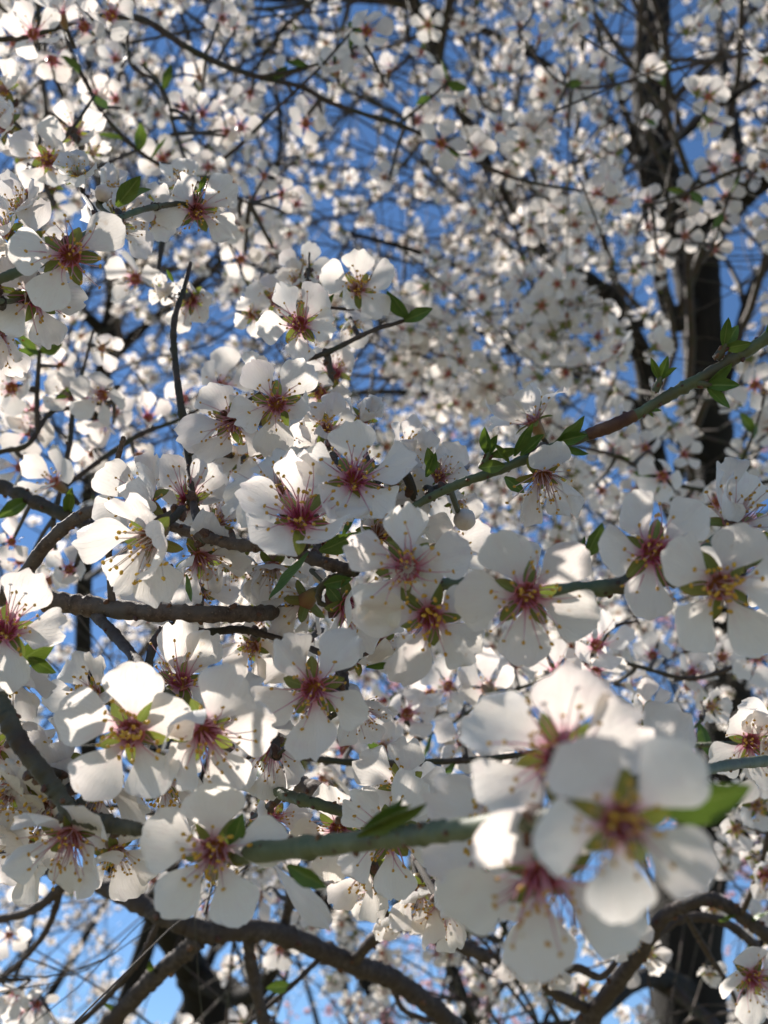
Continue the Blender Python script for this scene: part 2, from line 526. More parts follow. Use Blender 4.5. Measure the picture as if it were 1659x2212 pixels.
def leaf_mesh(seed, L_=1.0, W=.17, fold=.5, bend=.2):
    rg = random.Random(seed)
    b = MB(); P, U = [], []
    n = 12
    for i in range(n):
        t = i / (n - 1)
        w = W * float(np.interp(t, [0, .1, .3, .55, .8, .93, 1], [.18, .45, .9, 1, .66, .3, .03]))
        row, ru = [], []
        for j in range(7):
            s = -1 + j / 3
            e = 1 + (.06 * math.sin(t * 60) if abs(s) > .9 else 0)
            row.append((s * w * e, t * L_, fold * abs(s) * w + bend * t * t + .01 * math.sin(t * 14 + seed)))
            ru.append((.5 + s / 2, t))
        P.append(row); U.append(ru)
    b.grid(P, U)
    return b.mesh('leaf', [M_LEAF])
LEAVES = [leaf_mesh(1), leaf_mesh(2, 1, .2, .8, .1), leaf_mesh(3, 1, .15, 1.1, .3), leaf_mesh(4, 1, .24, .35, -.1)]

def bud_mesh():
    b = MB(); P, U = [], []
    prof = [(-.55, .12), (-.5, .3), (-.3, .48), (0, .58), (.3, .52), (.5, .34), (.6, .1), (.61, .01)]
    seg = 15
    for i, (z, r) in enumerate(prof):
        row = []
        for j in range(seg):
            a = 2 * math.pi * j / seg + z * .9
            rr = r * (1 + .05 * ((j % 3) / 2))
            row.append((rr * math.cos(a), rr * math.sin(a), z))
        P.append(row); U.append([(j / seg, .25 + .7 * i / (len(prof) - 1)) for j in range(seg)])
    b.grid(P, U, 0, True)
    return b.mesh('bud', [M_BUD])
BUD = bud_mesh()

def frame(face, roll_vec):
    z = face.normalized()
    y = roll_vec - z * roll_vec.dot(z)
    y = y.normalized() if y.length > 1e-4 else z.orthogonal().normalized()
    x = y.cross(z)
    return Matrix((x, y, z)).transposed()

def trs(loc, rot3, s):
    return Matrix.Translation(loc) @ rot3.to_4x4() @ Matrix.Scale(s, 4)

# ------------------------------------------------------------------ a flowering branch: stems, blossoms, leaves
def nearest(stems, u, v, z=None):
    best = None
    for pix, _ in stems:
        for (a, b, zz, w) in pix:
            d = (a - u) ** 2 + (b - v) ** 2
            if best is None or d < best[0]:
                best = (d, a, b, zz, w)
    return best

def dense(pix, step=14):
    """fill a pixel polyline (u, v, depth, width) smoothly"""
    ctl = [(Vector((p[0], p[1], p[2] * 1000)), p[3]) for p in pix]
    return [(q[0].x, q[0].y, q[0].z / 1000, q[1]) for q in smooth_path(ctl, step)]

def add_stem(root, pix, m, seed, knots=True):
    rg = random.Random(seed)
    dn = dense(pix, 18)
    pts, rad = [], []
    for i, (u, v, z, w) in enumerate(dn):
        p = at(u, v, z)
        r = w * 0.5 * z / FP
        k = 1 + .06 * math.sin(i * .8 + seed) + .035 * rg.uniform(-1, 1)
        if knots and rg.random() < .07:
            k *= 1.20
        pts.append(p + Vector((rg.uniform(-1, 1), rg.uniform(-1, 1), rg.uniform(-1, 1))) * r * .05)
        rad.append(r * k)
    rad[-1] *= .55
    b = MB()
    big = max(rad) > .003
    b.tube(pts, rad, 14 if big else 9, 0)
    sides = 14 if big else 9
    for q in range(len(pts) * sides):
        c_ = pts[q // sides]; v_ = Vector(b.v[q]); r_ = rad[q // sides]
        nn = mnoise.noise(v_ / (r_ * 1.6)) * .12 + mnoise.noise(v_ / (r_ * .5)) * .06
        b.v[q] = tuple(c_ + (v_ - c_) * (1 + nn))
    # bud scars and small knots along the stem
    for i in range(4, len(pts) - 2, 8):
        t = (pts[i + 1] - pts[i - 1]).normalized()
        n = t.orthogonal().normalized()
        n.rotate(Quaternion(t, rg.uniform(0, 6.28)))
        b.ball(pts[i] + n * rad[i] * .92, (n + t * .8), rad[i] * .55, rad[i] * .34, 6, 4, 1)
    base = WM[root.name].translation
    b.v = [tuple(Vector(p) - base) for p in b.v]
    link('stem', b.mesh('stem', [m, M_SCALE]), root, Matrix.Translation(base))
    return (dense(pix, 14), m)

NB = [0]
def add_blossom(root, stems, u, v, d, fx=0, fy=0, roll=0, op=18, kind='p', pink=.8, fz=None, hi=True, skip=(), lab=None, jit=None, pets=None, dz=0.0, D0=.041):
    NB[0] += 1
    rg = random.Random(NB[0] * 7 + 3)
    n = nearest(stems, u, v)
    zb = n[3]
    zi = D0 * FP / d
    z = max(zb * .88 - .004, min(zb * 1.10 + .01, zi)) + dz
    rad = d * z / FP / 2 * ((1.05 if d < 400 else .96) if hi else 1.05)
    if not hi:
        fx += rg.uniform(-.42, .42); fy += rg.uniform(-.42, .42)
        op += rg.uniform(-4, 22)
    f2 = fx * fx + fy * fy
    if fz is None:
        fz = math.sqrt(max(0.02, 1 - f2))
    face = camdir(fx, fy, fz)
    rv = RGT * math.sin(R(roll)) + UPV * math.cos(R(roll))
    rot = frame(face, rv)
    c = at(u, v, z)
    w = trs(c, rot, rad)
    brown = {'p': .45, 'y': 0.0, 'o': .25}[kind]
    colr = (pink if kind != 'y' else pink * .25, brown, 0)
    bo = link('blossom', CUP if hi else CUPM, root, w, colr)
    if lab:
        bo['label'] = lab
    vi = rg.randrange(100)
    for k in range(5):
        if k in skip or (d < 280 and rg.random() < .035):
            continue
        pm = (PET if hi else PETM)
        pm = pm[rg.randrange(len(pm))] if not pets else pets[k % len(pets)]
        o_ = op + rg.uniform(-15, 17)
        az = k * 72 + rg.uniform(-7, 7)
        m = Matrix.Rotation(R(-az), 4, 'Z') @ Matrix.Translation((0, .13, .0 + .012 * (k % 3))) @ Matrix.Rotation(R(o_), 4, 'X') @ Matrix.Rotation(R(rg.uniform(-24, 24)), 4, 'Y') @ Matrix.Diagonal((rg.uniform(.92, 1.08), .9 * rg.uniform(.93, 1.06), 1, 1))
        link('petal', pm, bo, w @ m, colr)
    if hi:
        for k in range(5):
            m = Matrix.Rotation(R(-(k * 72 + 36 + rg.uniform(-6, 6))), 4, 'Z') @ Matrix.Translation((0, .14, -.055)) @ Matrix.Rotation(R(op * .8 - 14 + rg.uniform(-14, 8)), 4, 'X')
            link('sepal', SEPAL, bo, w @ m)
        st = STA[kind][vi % len(STA[kind])]
    else:
        st = STAM[kind]
    link('stamen_cluster', st, bo, w @ Matrix.Rotation(rg.uniform(0, 6.28), 4, 'Z'), colr, kind='stuff')
    # stalk from the cup to the stem
    base = c - face * rad * .44
    tip = at(n[1], n[2], n[3])
    gap = (tip - base).length
    b = MB()
    mid = base - face * min(gap * .4, rad * .55)
    pts = [q[0] for q in smooth_path([(base, 0), (mid, 0), (base.lerp(tip, .65), 0), (tip, 0)], 4)]
    r0 = rad * .055
    long_ = gap > rad * 1.6
    rr = [r0 * (1 + (.9 * (i / len(pts)) if long_ else 1.5 * (i / len(pts)) ** 2)) for i in range(len(pts))]
    inv = w.inverted()
    b.tube([inv @ p for p in pts], [r / rad for r in rr], 7 if hi else 5, 0)
    if hi:
        for i in range(3, len(pts) - 1, 2):
            t = (pts[i + 1] - pts[i - 1]).normalized()
            nn = t.orthogonal(); nn.rotate(Quaternion(t, i * 2.1))
            b.ball(inv @ (pts[i] + nn.normalized() * rr[i] * .7), (inv.to_3x3() @ (-t + nn * .4)), rr[i] * 2.2 / rad, rr[i] * 1.0 / rad, 6, 4, 1)
    link('stalk', b.mesh('stalk', [M_GREEN if hi and not long_ else M_TWIG, M_SCALE]), bo, w)
    return bo

def add_leaf(root, u, v, z, length_px, dx, dy, fz=.2, li=0, roll=0.0, wid=1.0):
    p = at(u, v, z)
    s = length_px * z / FP
    d = camdir(dx, dy, fz)
    side = d.cross(-FWD).normalized()
    side.rotate(Quaternion(d, R(roll)))
    nrm = side.cross(d)
    rot = Matrix((side, d, nrm)).transposed()
    w = Matrix.Translation(p) @ rot.to_4x4() @ Matrix.Diagonal((s * wid, s, s, 1))
    return link('leaf', LEAVES[li % len(LEAVES)], root, w)

def add_shoot(root, u, v, z, px, dx, dy, seed=0, n=3):
    """a sprouting leaf bud: pale scaly foot and a few small leaves"""
    rg = random.Random(seed)
    b = MB()
    base = at(u, v, z)
    d = camdir(dx, dy, .15)
    s = px * z / FP
    b.tube([base, base + d * s * .2, base + d * s * .42], [s * .10, s * .10, s * .06], 8, 0)
    for i in range(5):
        nn = d.orthogonal(); nn.rotate(Quaternion(d, i * 1.9))
        b.ball(base + d * s * (.05 + .06 * i) + nn.normalized() * s * .07, d + nn * .3, s * .1, s * .05, 6, 4, 1)
    o = WM[root.name].translation
    b.v = [tuple(Vector(p) - o) for p in b.v]
    sh = link('leaf_shoot', b.mesh('leaf_shoot', [M_GREEN, M_SCALE]), root, Matrix.Translation(o))
    for i in range(n):
        a = (i - (n - 1) / 2) * .75 + rg.uniform(-.15, .15)
        ca, sa = math.cos(a), math.sin(a)
        ux, uy = dx * ca - dy * sa, dx * sa + dy * ca
        pp = base + d * s * .3
        ld = camdir(ux, uy, rg.uniform(-.1, .5))
        side = ld.cross(-FWD).normalized()
        side.rotate(Quaternion(ld, rg.uniform(-.9, .9)))
        rot = Matrix((side, ld, side.cross(ld))).transposed()
        ls = s * rg.uniform(.55, .8)
        link('leaf', LEAVES[rg.randrange(4)], sh, Matrix.Translation(pp) @ rot.to_4x4() @ Matrix.Scale(ls, 4))

def add_bud(root, stems, u, v, d, fx, fy, fz=.5):
    n = nearest(stems, u, v)
    z = max(n[3] * .92, min(n[3] * 1.08, .016 * FP / d))
    rad = d * z / FP / 2 / .58
    face = camdir(fx, fy, fz)
    rot = frame(face, UPV)
    w = trs(at(u, v, z), rot, rad)
    o = link('bud', BUD, root, w, (.5, 0, 0))
    b = MB()
    inv = w.inverted()
    tip = inv @ at(n[1], n[2], n[3])
    pts = [q[0] for q in smooth_path([(Vector((0, 0, -.45)), 0), (Vector((0, 0, -.9)), 0), (tip.lerp(Vector((0, 0, -1)), .4), 0), (tip, 0)], 3)]
    b.tube(pts, [.3, .28, .26, .22] + [.16] * (len(pts) - 4), 7)
    link('stalk', b.mesh('stalk', [M_GREEN]), o, w)
    for k in range(5):
        m = Matrix.Rotation(R(72 * k), 4, 'Z') @ Matrix.Translation((0, .22, -.55)) @ Matrix.Rotation(R(68), 4, 'X') @ Matrix.Scale(1.7, 4)
        link('sepal', SEPAL, o, w @ m)

def branch(name, label, stems, cat='branch', group=None, mats=None, seed=1):
    p = stems[0][0]
    root = link(name, None, None, Matrix.Translation(at(p[0], p[1], p[2])))
    root.empty_display_size = .02
    root['label'] = label
    root['category'] = cat
    if group:
        root['group'] = group
    out = []
    for i, s in enumerate(stems):
        out.append(add_stem(root, s, (mats[i] if mats else M_BROWN), seed * 13 + i))
    return root, out

# ================================================================== the setting: ground
def build_ground():
    b = MB(); n = 40; S = 400.0
    P, U = [], []
    for i in range(n + 1):
        row, ru = [], []
        for j in range(n + 1):
            a, c = (i / n * 2 - 1), (j / n * 2 - 1)
            x, y = math.copysign(abs(a) ** 2.2, a) * S, math.copysign(abs(c) ** 2.2, c) * S
            row.append((x, y, .05 * math.sin(x * .7) * math.cos(y * .55) - .05))
            ru.append((i / n, j / n))
        P.append(row); U.append(ru)
    b.grid(P, U)
    b.f = [f[::-1] for f in b.f]
    link('ground', b.mesh('ground', [M_GROUND]), kind='structure')
build_ground()

# ================================================================== trees: trunk, limbs, twigs, crown
def far_template(seed, med=False, mi_pink=0):
    """light blossom for the crowns: five petals and a dark little centre"""
    rg = random.Random(seed)
    b = MB()
    op0 = rg.uniform(5, 38)
    rows = [0, .35, .7, .9, 1.0] if med else [0, .45, .85, 1.0]
    cols = (-1, -.5, 0, .5, 1) if med else (-1, 0, 1)
    for k in range(5):
        a = R(k * 72 + rg.uniform(-9, 9)); op = R(op0 + rg.uniform(-12, 12)); W = .35 * rg.uniform(.85, 1.1)
        tw = rg.uniform(-.25, .25); curl = rg.uniform(-.15, .3)
        P, U = [], []
        for t in rows:
            w = W * float(np.interp(t, WT, WV))
            row = []
            for s in cols:
                sx = s * w; y = t * .85 - (.06 if (s == 0 and t == 1) else 0) - .14 * t ** 3 * abs(s) ** 2
                z = .5 * sx * sx + curl * t * t + tw * s * t * .4 * w
                yy = .13 + y * math.cos(op) - z * math.sin(op); zz = y * math.sin(op) + z * math.cos(op)
                row.append((sx * math.cos(a) - yy * math.sin(a), sx * math.sin(a) + yy * math.cos(a), zz))
            P.append(row); U.append([(.5 + s / 2, t) for s in cols])
        b.grid(P, U, 0)
    n = 5
    ring = [(.15 * math.cos(2 * math.pi * i / n), .15 * math.sin(2 * math.pi * i / n), .015) for i in range(n)]
    b.add(ring + [(0, 0, -.45)], [[i, n, (i + 1) % n] for i in range(n)], [(.5, .3)] * (n + 1), 2)
    for i in range(9 if med else 5):
        a = rg.uniform(0, 6.28); tl = R(rg.uniform(5, 55)); ln = rg.uniform(.3, .5)
        d = Vector((math.cos(a) * math.sin(tl), math.sin(a) * math.sin(tl), math.cos(tl)))
        o = d.orthogonal().normalized() * .028
        p = Vector((0, 0, .02)); q = p + d * ln
        b.add([p + o * 2, p - o * 2, q], [[0, 1, 2]], [(.5, 0), (.5, 0), (.5, .6)], 1)
        e = d.cross(o).normalized() * .035
        b.add([q + o * 1.4, q + e, q - o * 1.4, q - e, q + d * .06], [[0, 1, 4], [1, 2, 4], [2, 3, 4], [3, 0, 4]], [(.5, 1)] * 5, 1)
    b.add([Vector(p) * 1.02 + Vector((0, 0, .0)) for p in ring] + [(0, 0, .06)], [[i, (i + 1) % n, n] for i in range(n)], [(.5, .2)] * (n + 1), 1)
    for k in range(5):
        a = R(k * 72 + 36); c, s_ = math.cos(a), math.sin(a)
        b.add([(-.1 * c - .12 * s_, -.1 * s_ + .12 * c, -.03), (.1 * c - .12 * s_, .1 * s_ + .12 * c, -.03), (-.46 * s_, .46 * c, .03)], [[0, 1, 2]], [(.2, 0), (.8, 0), (.5, 1)], 2)
    return b

TF = [far_template(s) for s in range(60, 66)]
TM = [far_template(s, True) for s in range(70, 76)]

def scatter(name, parent, templates, pos, face, rad, mats, rng, **props):
    """one mesh that holds a crown's many blossoms"""
    V, F, Ls, UV, MI = [], [], [], [], []
    off = 0
    pick = rng.integers(0, len(templates), len(pos))
    for ti, t in enumerate(templates):
        idx = np.where(pick == ti)[0]
        if not len(idx):
            continue
        tv = np.array(t.v, dtype=np.float64)
        z = face[idx]; z = z / np.linalg.norm(z, axis=1, keepdims=True)
        r = rng.normal(size=z.shape)
        x = np.cross(r, z); x /= np.linalg.norm(x, axis=1, keepdims=True)
        y = np.cross(z, x)
        M = np.stack([x, y, z], axis=2)
        vv = np.einsum('nij,vj->nvi', M, tv) * rad[idx][:, None, None] + pos[idx][:, None, :]
        V.append(vv.reshape(-1, 3))
        fl = np.array([len(f) for f in t.f], dtype=np.int32)
        lp = np.array([i for f in t.f for i in f], dtype=np.int64)
        n = len(idx)
        Ls.append((lp[None, :] + (np.arange(n) * len(tv))[:, None] + off).ravel())
        F.append(np.tile(fl, n)); MI.append(np.tile(np.array(t.mi, dtype=np.int32), n))
        UV.append(np.tile(np.array(t.uv, dtype=np.float32), (n, 1)))
        off += n * len(tv)
    V = np.concatenate(V); F = np.concatenate(F); Ls = np.concatenate(Ls); UV = np.concatenate(UV); MI = np.concatenate(MI)
    me = bpy.data.meshes.new(name)
    me.vertices.add(len(V)); me.vertices.foreach_set('co', V.astype(np.float32).ravel())
    me.loops.add(len(Ls)); me.loops.foreach_set('vertex_index', Ls.astype(np.int32))
    me.polygons.add(len(F)); me.polygons.foreach_set('loop_start', np.concatenate([[0], np.cumsum(F)[:-1]]).astype(np.int32))
    me.polygons.foreach_set('loop_total', F)
    me.polygons.foreach_set('material_index', MI)
    me.polygons.foreach_set('use_smooth', np.ones(len(F), dtype=bool))
    for m in mats:
        me.materials.append(m)
    uvl = me.uv_layers.new(name='UVMap'); uvl.data.foreach_set('uv', UV.ravel())
    me.update(calc_edges=True)
    return link(name, me, parent, None, (.7, .6, 0), kind='stuff', **props)

def in_view(P, m=1.35, zmin=.0):
    """rough test: inside the view, widened by a margin"""
    d = P - np.array(EYE)
    z = d @ np.array(FWD); x = d @ np.array(RGT); y = d @ np.array(UPV)
    t = math.tan(HF / 2)
    return (z > zmin) & (np.abs(x) < z * t * m + .25) & (np.abs(y) < z * t * 4 / 3 * m + .25), z

def wander(p, d, length, n, curl, rise, rg):
    pts = [Vector(p)]
    d = Vector(d).normalized()
    for i in range(n):
        d = (d + Vector((rg.gauss(0, curl), rg.gauss(0, curl), rg.gauss(0, curl) + rise))).normalized()
        pts.append(pts[-1] + d * (length / n))
    return pts

def tree(label, trunk, limbs, seed, r_trunk=None, n1=6, n2=7, n3=6, len1=(1.2, 2.2), len2=(.5, 1.0), len3=(.2, .45), dens=24., pink=False, trunk_m=M_TRUNK, clump=None,
         keep=1.35, zmin=.85, rad=(.0175, .0235), limb_m=None, thin=1.0, med_to=1.7):
    rg = random.Random(seed); rng = np.random.default_rng(seed)
    base = trunk[0][0]
    root = link('almond_tree', None, None, Matrix.Translation(base))
    root['label'] = label; root['category'] = 'tree'; root['group'] = 'almond trees in bloom'
    def put(name, pts, rad_, sides, m, rough=.08):
        b = MB()
        b.tube([Vector(p) - base for p in pts], [r * (1 + rg.uniform(-rough, rough)) for r in rad_], sides, 0)
        return link(name, b.mesh(name, [m]), root, Matrix.Translation(base))
    tp = smooth_path(trunk, 8)
    put('trunk', [p for p, r in tp], [r for p, r in tp], 16, trunk_m, .10)
    lines = [tp]
    for lb in limbs:
        lp = smooth_path(lb, 7)
        put('limb', [p for p, r in lp], [r for p, r in lp], 12, limb_m or trunk_m)
        lines.append(lp)
    # branches and twigs, joined: far too many to count
    tw = MB()
    bp, bf, br = [], [], []
    def flowers(pts, prob):
        """blossoms sit in bunches of two to five along the twig"""
        for i in range(len(pts) - 1):
            a, b_ = pts[i], pts[i + 1]
            n = (b_ - a).length * dens * prob
            for _ in range(int(n) + (1 if rg.random() < n % 1 else 0)):
                q = a.lerp(b_, rg.random()); t = (b_ - a).normalized()
                for _k in range(rg.choice((1, 2, 2, 3, 3, 4))):
                    c0 = t.orthogonal(); c0.rotate(Quaternion(t, rg.uniform(0, 6.28)))
                    f = (c0.normalized() + Vector((rg.gauss(0, .45), rg.gauss(0, .45), rg.gauss(0, .4)))).normalized()
                    r = rg.uniform(*rad)
                    bp.append(q + t * rg.uniform(-.012, .012) + f * r * .8); bf.append(f); br.append(r)
    stem_n = [0]
    def ok(p, m=1.0):
        if not in_view(np.array([p]), keep + m)[0][0]:
            return False
        r_ = p - EYE; zz = r_.dot(FWD); a_, b_ = 829.5 + r_.dot(RGT) / zz * FP, 1106 - r_.dot(UPV) / zz * FP
        for (line, hw) in BARE:
            for (c_, e_) in zip(line[:-1], line[1:]):
                ab = Vector((e_[0] - c_[0], e_[1] - c_[1])); ap = Vector((a_ - c_[0], b_ - c_[1]))
                t = max(0, min(1, ap.dot(ab) / ab.dot(ab)))
                if (ap - ab * t).length < hw * 1.3:
                    return rg.random() > .85
        return True
    for li, lp in enumerate(lines):
        pts = [p for p, r in lp]; rr = [r for p, r in lp]
        for _ in range(n1 if li else max(2, n1 // 2)):
            i = rg.randrange(int(len(pts) * (.45 if li == 0 else .12)), len(pts) - 1)
            t = (pts[i + 1] - pts[i]).normalized()
            o = t.orthogonal(); o.rotate(Quaternion(t, rg.uniform(0, 6.28)))
            d = (o.normalized() + t * .7 + Vector((0, 0, .25))).normalized()
            nsc = max(.25, min(1., (pts[i] - EYE).dot(FWD) / 3.2))
            l1 = wander(pts[i], d, rg.uniform(*len1) * nsc, 9, .16, .02, rg)
            ra = min(rr[i] * .55, .016 * thin)
            tw.tube([p - base for p in l1], np.linspace(ra, min(.004 * thin, ra * .5), len(l1)), 6, 0, cap=False)
            flowers(l1[2:], .9)
            for _ in range(n2):
                j = rg.randrange(1, len(l1) - 1)
                if not ok(l1[j], .4):
                    continue
                t = (l1[j + 1] - l1[j]).normalized()
                o = t.orthogonal(); o.rotate(Quaternion(t, rg.uniform(0, 6.28)))
                d = (o.normalized() + t * .8 + Vector((0, 0, .15))).normalized()
                l2 = wander(l1[j], d, rg.uniform(*len2) * max(.5, nsc), 7, .15, .03, rg)
                tw.tube([p - base for p in l2], np.linspace(min(.0042 * thin, ra * .6), min(.0022 * thin, ra * .4), len(l2)), 4, 0, cap=False)
                flowers(l2[1:], .8)
                for _ in range(n3):
                    k = rg.randrange(1, len(l2) - 1)
                    if not ok(l2[k], .2):
                        continue
                    t = (l2[k + 1] - l2[k]).normalized()
                    o = t.orthogonal(); o.rotate(Quaternion(t, rg.uniform(0, 6.28)))
                    d = (o.normalized() + t * .6 + Vector((0, 0, .1))).normalized()
                    l3 = wander(l2[k], d, rg.uniform(*len3), 4, .12, .03, rg)
                    tw.tube([p - base for p in l3], np.linspace(min(.0024 * thin, ra * .45), .0011 * thin, len(l3)), 3, 0, cap=False)
                    flowers(l3, 1.0)
    to = link('twigs', tw.mesh('twigs', [M_TWIG]), root, Matrix.Translation(base), kind='stuff')
    bp = np.array([tuple(p) for p in bp]); bf = np.array([tuple(p) for p in bf]); br = np.array(br)
    iv, z = in_view(bp, keep)
    iv &= (z > zmin)
    rel = bp - np.array(EYE)
    pu = 829.5 + (rel @ np.array(RGT)) / np.maximum(z, .05) * FP
    pv = 1106 - (rel @ np.array(UPV)) / np.maximum(z, .05) * FP
    # bare wood: the trunk and the heavy limbs carry few blossoms around them
    u01 = rng.random(len(bp))
    for (line, hw) in BARE:
        for (a, b_) in zip(line[:-1], line[1:]):
            ab = np.array([b_[0] - a[0], b_[1] - a[1]]); ap = np.stack([pu - a[0], pv - a[1]], 1)
            t = np.clip(ap @ ab / (ab @ ab), 0, 1)
            dist = np.linalg.norm(ap - t[:, None] * ab, axis=1)
            iv &= ~((dist < hw) & (u01 < .97) & (z < 5.5))
    # clumps and gaps
    q = bp * 2.1
    cl = np.sin(q[:, 0] * 1.7 + 1.3 * np.sin(q[:, 2] * 1.1 + seed)) + np.sin(q[:, 1] * 1.5 + 1.2 * np.sin(q[:, 0] * 1.3)) + np.sin(q[:, 2] * 1.9 + 1.4 * np.sin(q[:, 1] * .9 + 2))
    iv &= ~((cl < (CLUMP if clump is None else clump)) & (rng.random(len(bp)) < .8))
    # the open gap the sun comes through
    fc = np.array(at(760, 1150, .42)); sd = np.array(sdir)
    w_ = bp - fc; al = w_ @ sd
    off = np.linalg.norm(w_ - al[:, None] * sd, axis=1)
    iv &= ~((al > .2) & (off < .45) & (rng.random(len(bp)) < SUNGAP))
    outside = ~in_view(bp, 1.06)[0]
    iv &= ~(outside & (rng.random(len(bp)) < .9))
    bp, bf, br, z = bp[iv], bf[iv], br[iv], z[iv]
    near = z < med_to
    mats = [M_PINK if pink else M_FAR, M_CENTRE, M_SEPAL]
    # crown pieces are given in world space: shift to the tree's base
    o3 = np.array(base)
    for sel, tpl in ((near, TM), (~near, TF)):
        if sel.sum():
            ob = scatter('crown', root, tpl, bp[sel] - o3, bf[sel], br[sel], mats, rng)
            ob.matrix_basis = Matrix.Identity(4)
    return root, len(bp)

def V3(*a):
    return Vector(a)

CNT = []
SUNGAP = .38
CLUMP = .05
BARE = [([(1412, -60), (1404, 180), (1415, 330), (1470, 500)], 74), ([(1490, 530), (1526, 853), (1546, 1040)], 60), ([(1495, 510), (1620, 405), (1680, 370)], 30), ([(1266, 605), (1340, 655), (1395, 800), (1410, 960)], 24),
        ([(340, 1980), (410, 2090), (445, 2212)], 40), ([(1500, 1980), (1480, 2212)], 70), ([(560, 0), (850, 5)], 14)]
# the tree whose dark trunk rises on the right
def wpx(u, v, y, w):
    p = at_y(u, v, y); d = (p - EYE).dot(FWD)
    return (p, w * .5 * d / FP)
trunk_r = [(at_y(1500, 2230, 2.96) * 1.0, .19)]
g = trunk_r[0][0].copy(); g.z = -.1; g.x -= .05
trunk_r = [(g, .17), wpx(1490, 2180, 2.96, 170), wpx(1545, 1800, 2.93, 120), wpx(1575, 1500, 2.85, 100), wpx(1546, 1020, 2.70, 88), wpx(1526, 853, 2.62, 86), wpx(1510, 640, 2.51, 92), wpx(1490, 530, 2.43, 96),
           wpx(1435, 420, 2.36, 84), wpx(1412, 300, 2.32, 80), wpx(1404, 180, 2.28, 80), wpx(1412, 0, 2.20, 76), wpx(1410, -200, 2.13, 50), wpx(1380, -420, 1.98, 30)]
limbs_r = [
    [wpx(1495, 520, 2.43, 70), wpx(1560, 465, 2.36, 62), wpx(1620, 405, 2.28, 60), wpx(1700, 350, 2.20, 50), wpx(1850, 260, 2.13, 36), wpx(2050, 130, 2.05, 20)],
    [wpx(1420, 1010, 2.66, 46), wpx(1400, 900, 2.62, 46), wpx(1395, 800, 2.58, 46), wpx(1368, 730, 2.51, 46), wpx(1330, 655, 2.43, 44), wpx(1266, 605, 2.36, 40), wpx(1190, 560, 2.20, 22), wpx(1090, 420, 1.98, 16), wpx(930, 100, 1.67, 34), wpx(880, -40, 1.52, 28)],
    [wpx(1545, 1250, 2.74, 60), wpx(1470, 1130, 2.70, 54), wpx(1420, 1010, 2.66, 46)],
    [wpx(1500, 640, 2.51, 44), wpx(1460, 700, 2.43, 34), wpx(1415, 560, 2.28, 26), wpx(1380, 330, 2.05, 18), wpx(1300, 100, 1.82, 12), wpx(1250, -200, 1.67, 8)],
    [wpx(1412, 330, 2.32, 36), wpx(1500, 270, 2.20, 20), wpx(1570, 215, 2.05, 18), wpx(1680, 150, 1.90, 14), wpx(1850, 60, 1.75, 9)],
    [wpx(1540, 560, 2.51, 30), wpx(1590, 330, 2.58, 26), wpx(1565, 170, 2.66, 26), wpx(1540, -100, 2.74, 16)],
    [wpx(1550, 900, 2.66, 30), wpx(1620, 640, 2.43, 22), wpx(1690, 540, 2.28, 18), wpx(1850, 400, 1.98, 10)],
    [wpx(1500, 560, 2.47, 40), wpx(1350, 300, 2.28, 22), wpx(1150, 120, 1.98, 16), wpx(860, 5, 1.75, 24), wpx(560, -8, 1.60, 20), wpx(300, -60, 1.44, 10)],
    [wpx(1510, 660, 2.51, 40), wpx(1350, 700, 2.28, 22), wpx(1150, 650, 2.13, 16), wpx(950, 560, 1.90, 13), wpx(740, 500, 1.75, 9)],
    [wpx(1545, 1010, 2.70, 40), wpx(1330, 850, 2.43, 20), wpx(1120, 760, 2.28, 15), wpx(900, 640, 2.13, 10)],
    [wpx(1490, 2150, 2.96, 70), wpx(1400, 2110, 2.43, 44), wpx(1290, 2190, 1.98, 30), wpx(1200, 2300, 1.67, 20)],
]
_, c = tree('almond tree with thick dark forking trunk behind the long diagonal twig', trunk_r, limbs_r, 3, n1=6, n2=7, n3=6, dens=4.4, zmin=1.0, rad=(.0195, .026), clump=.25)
CNT.append(c)

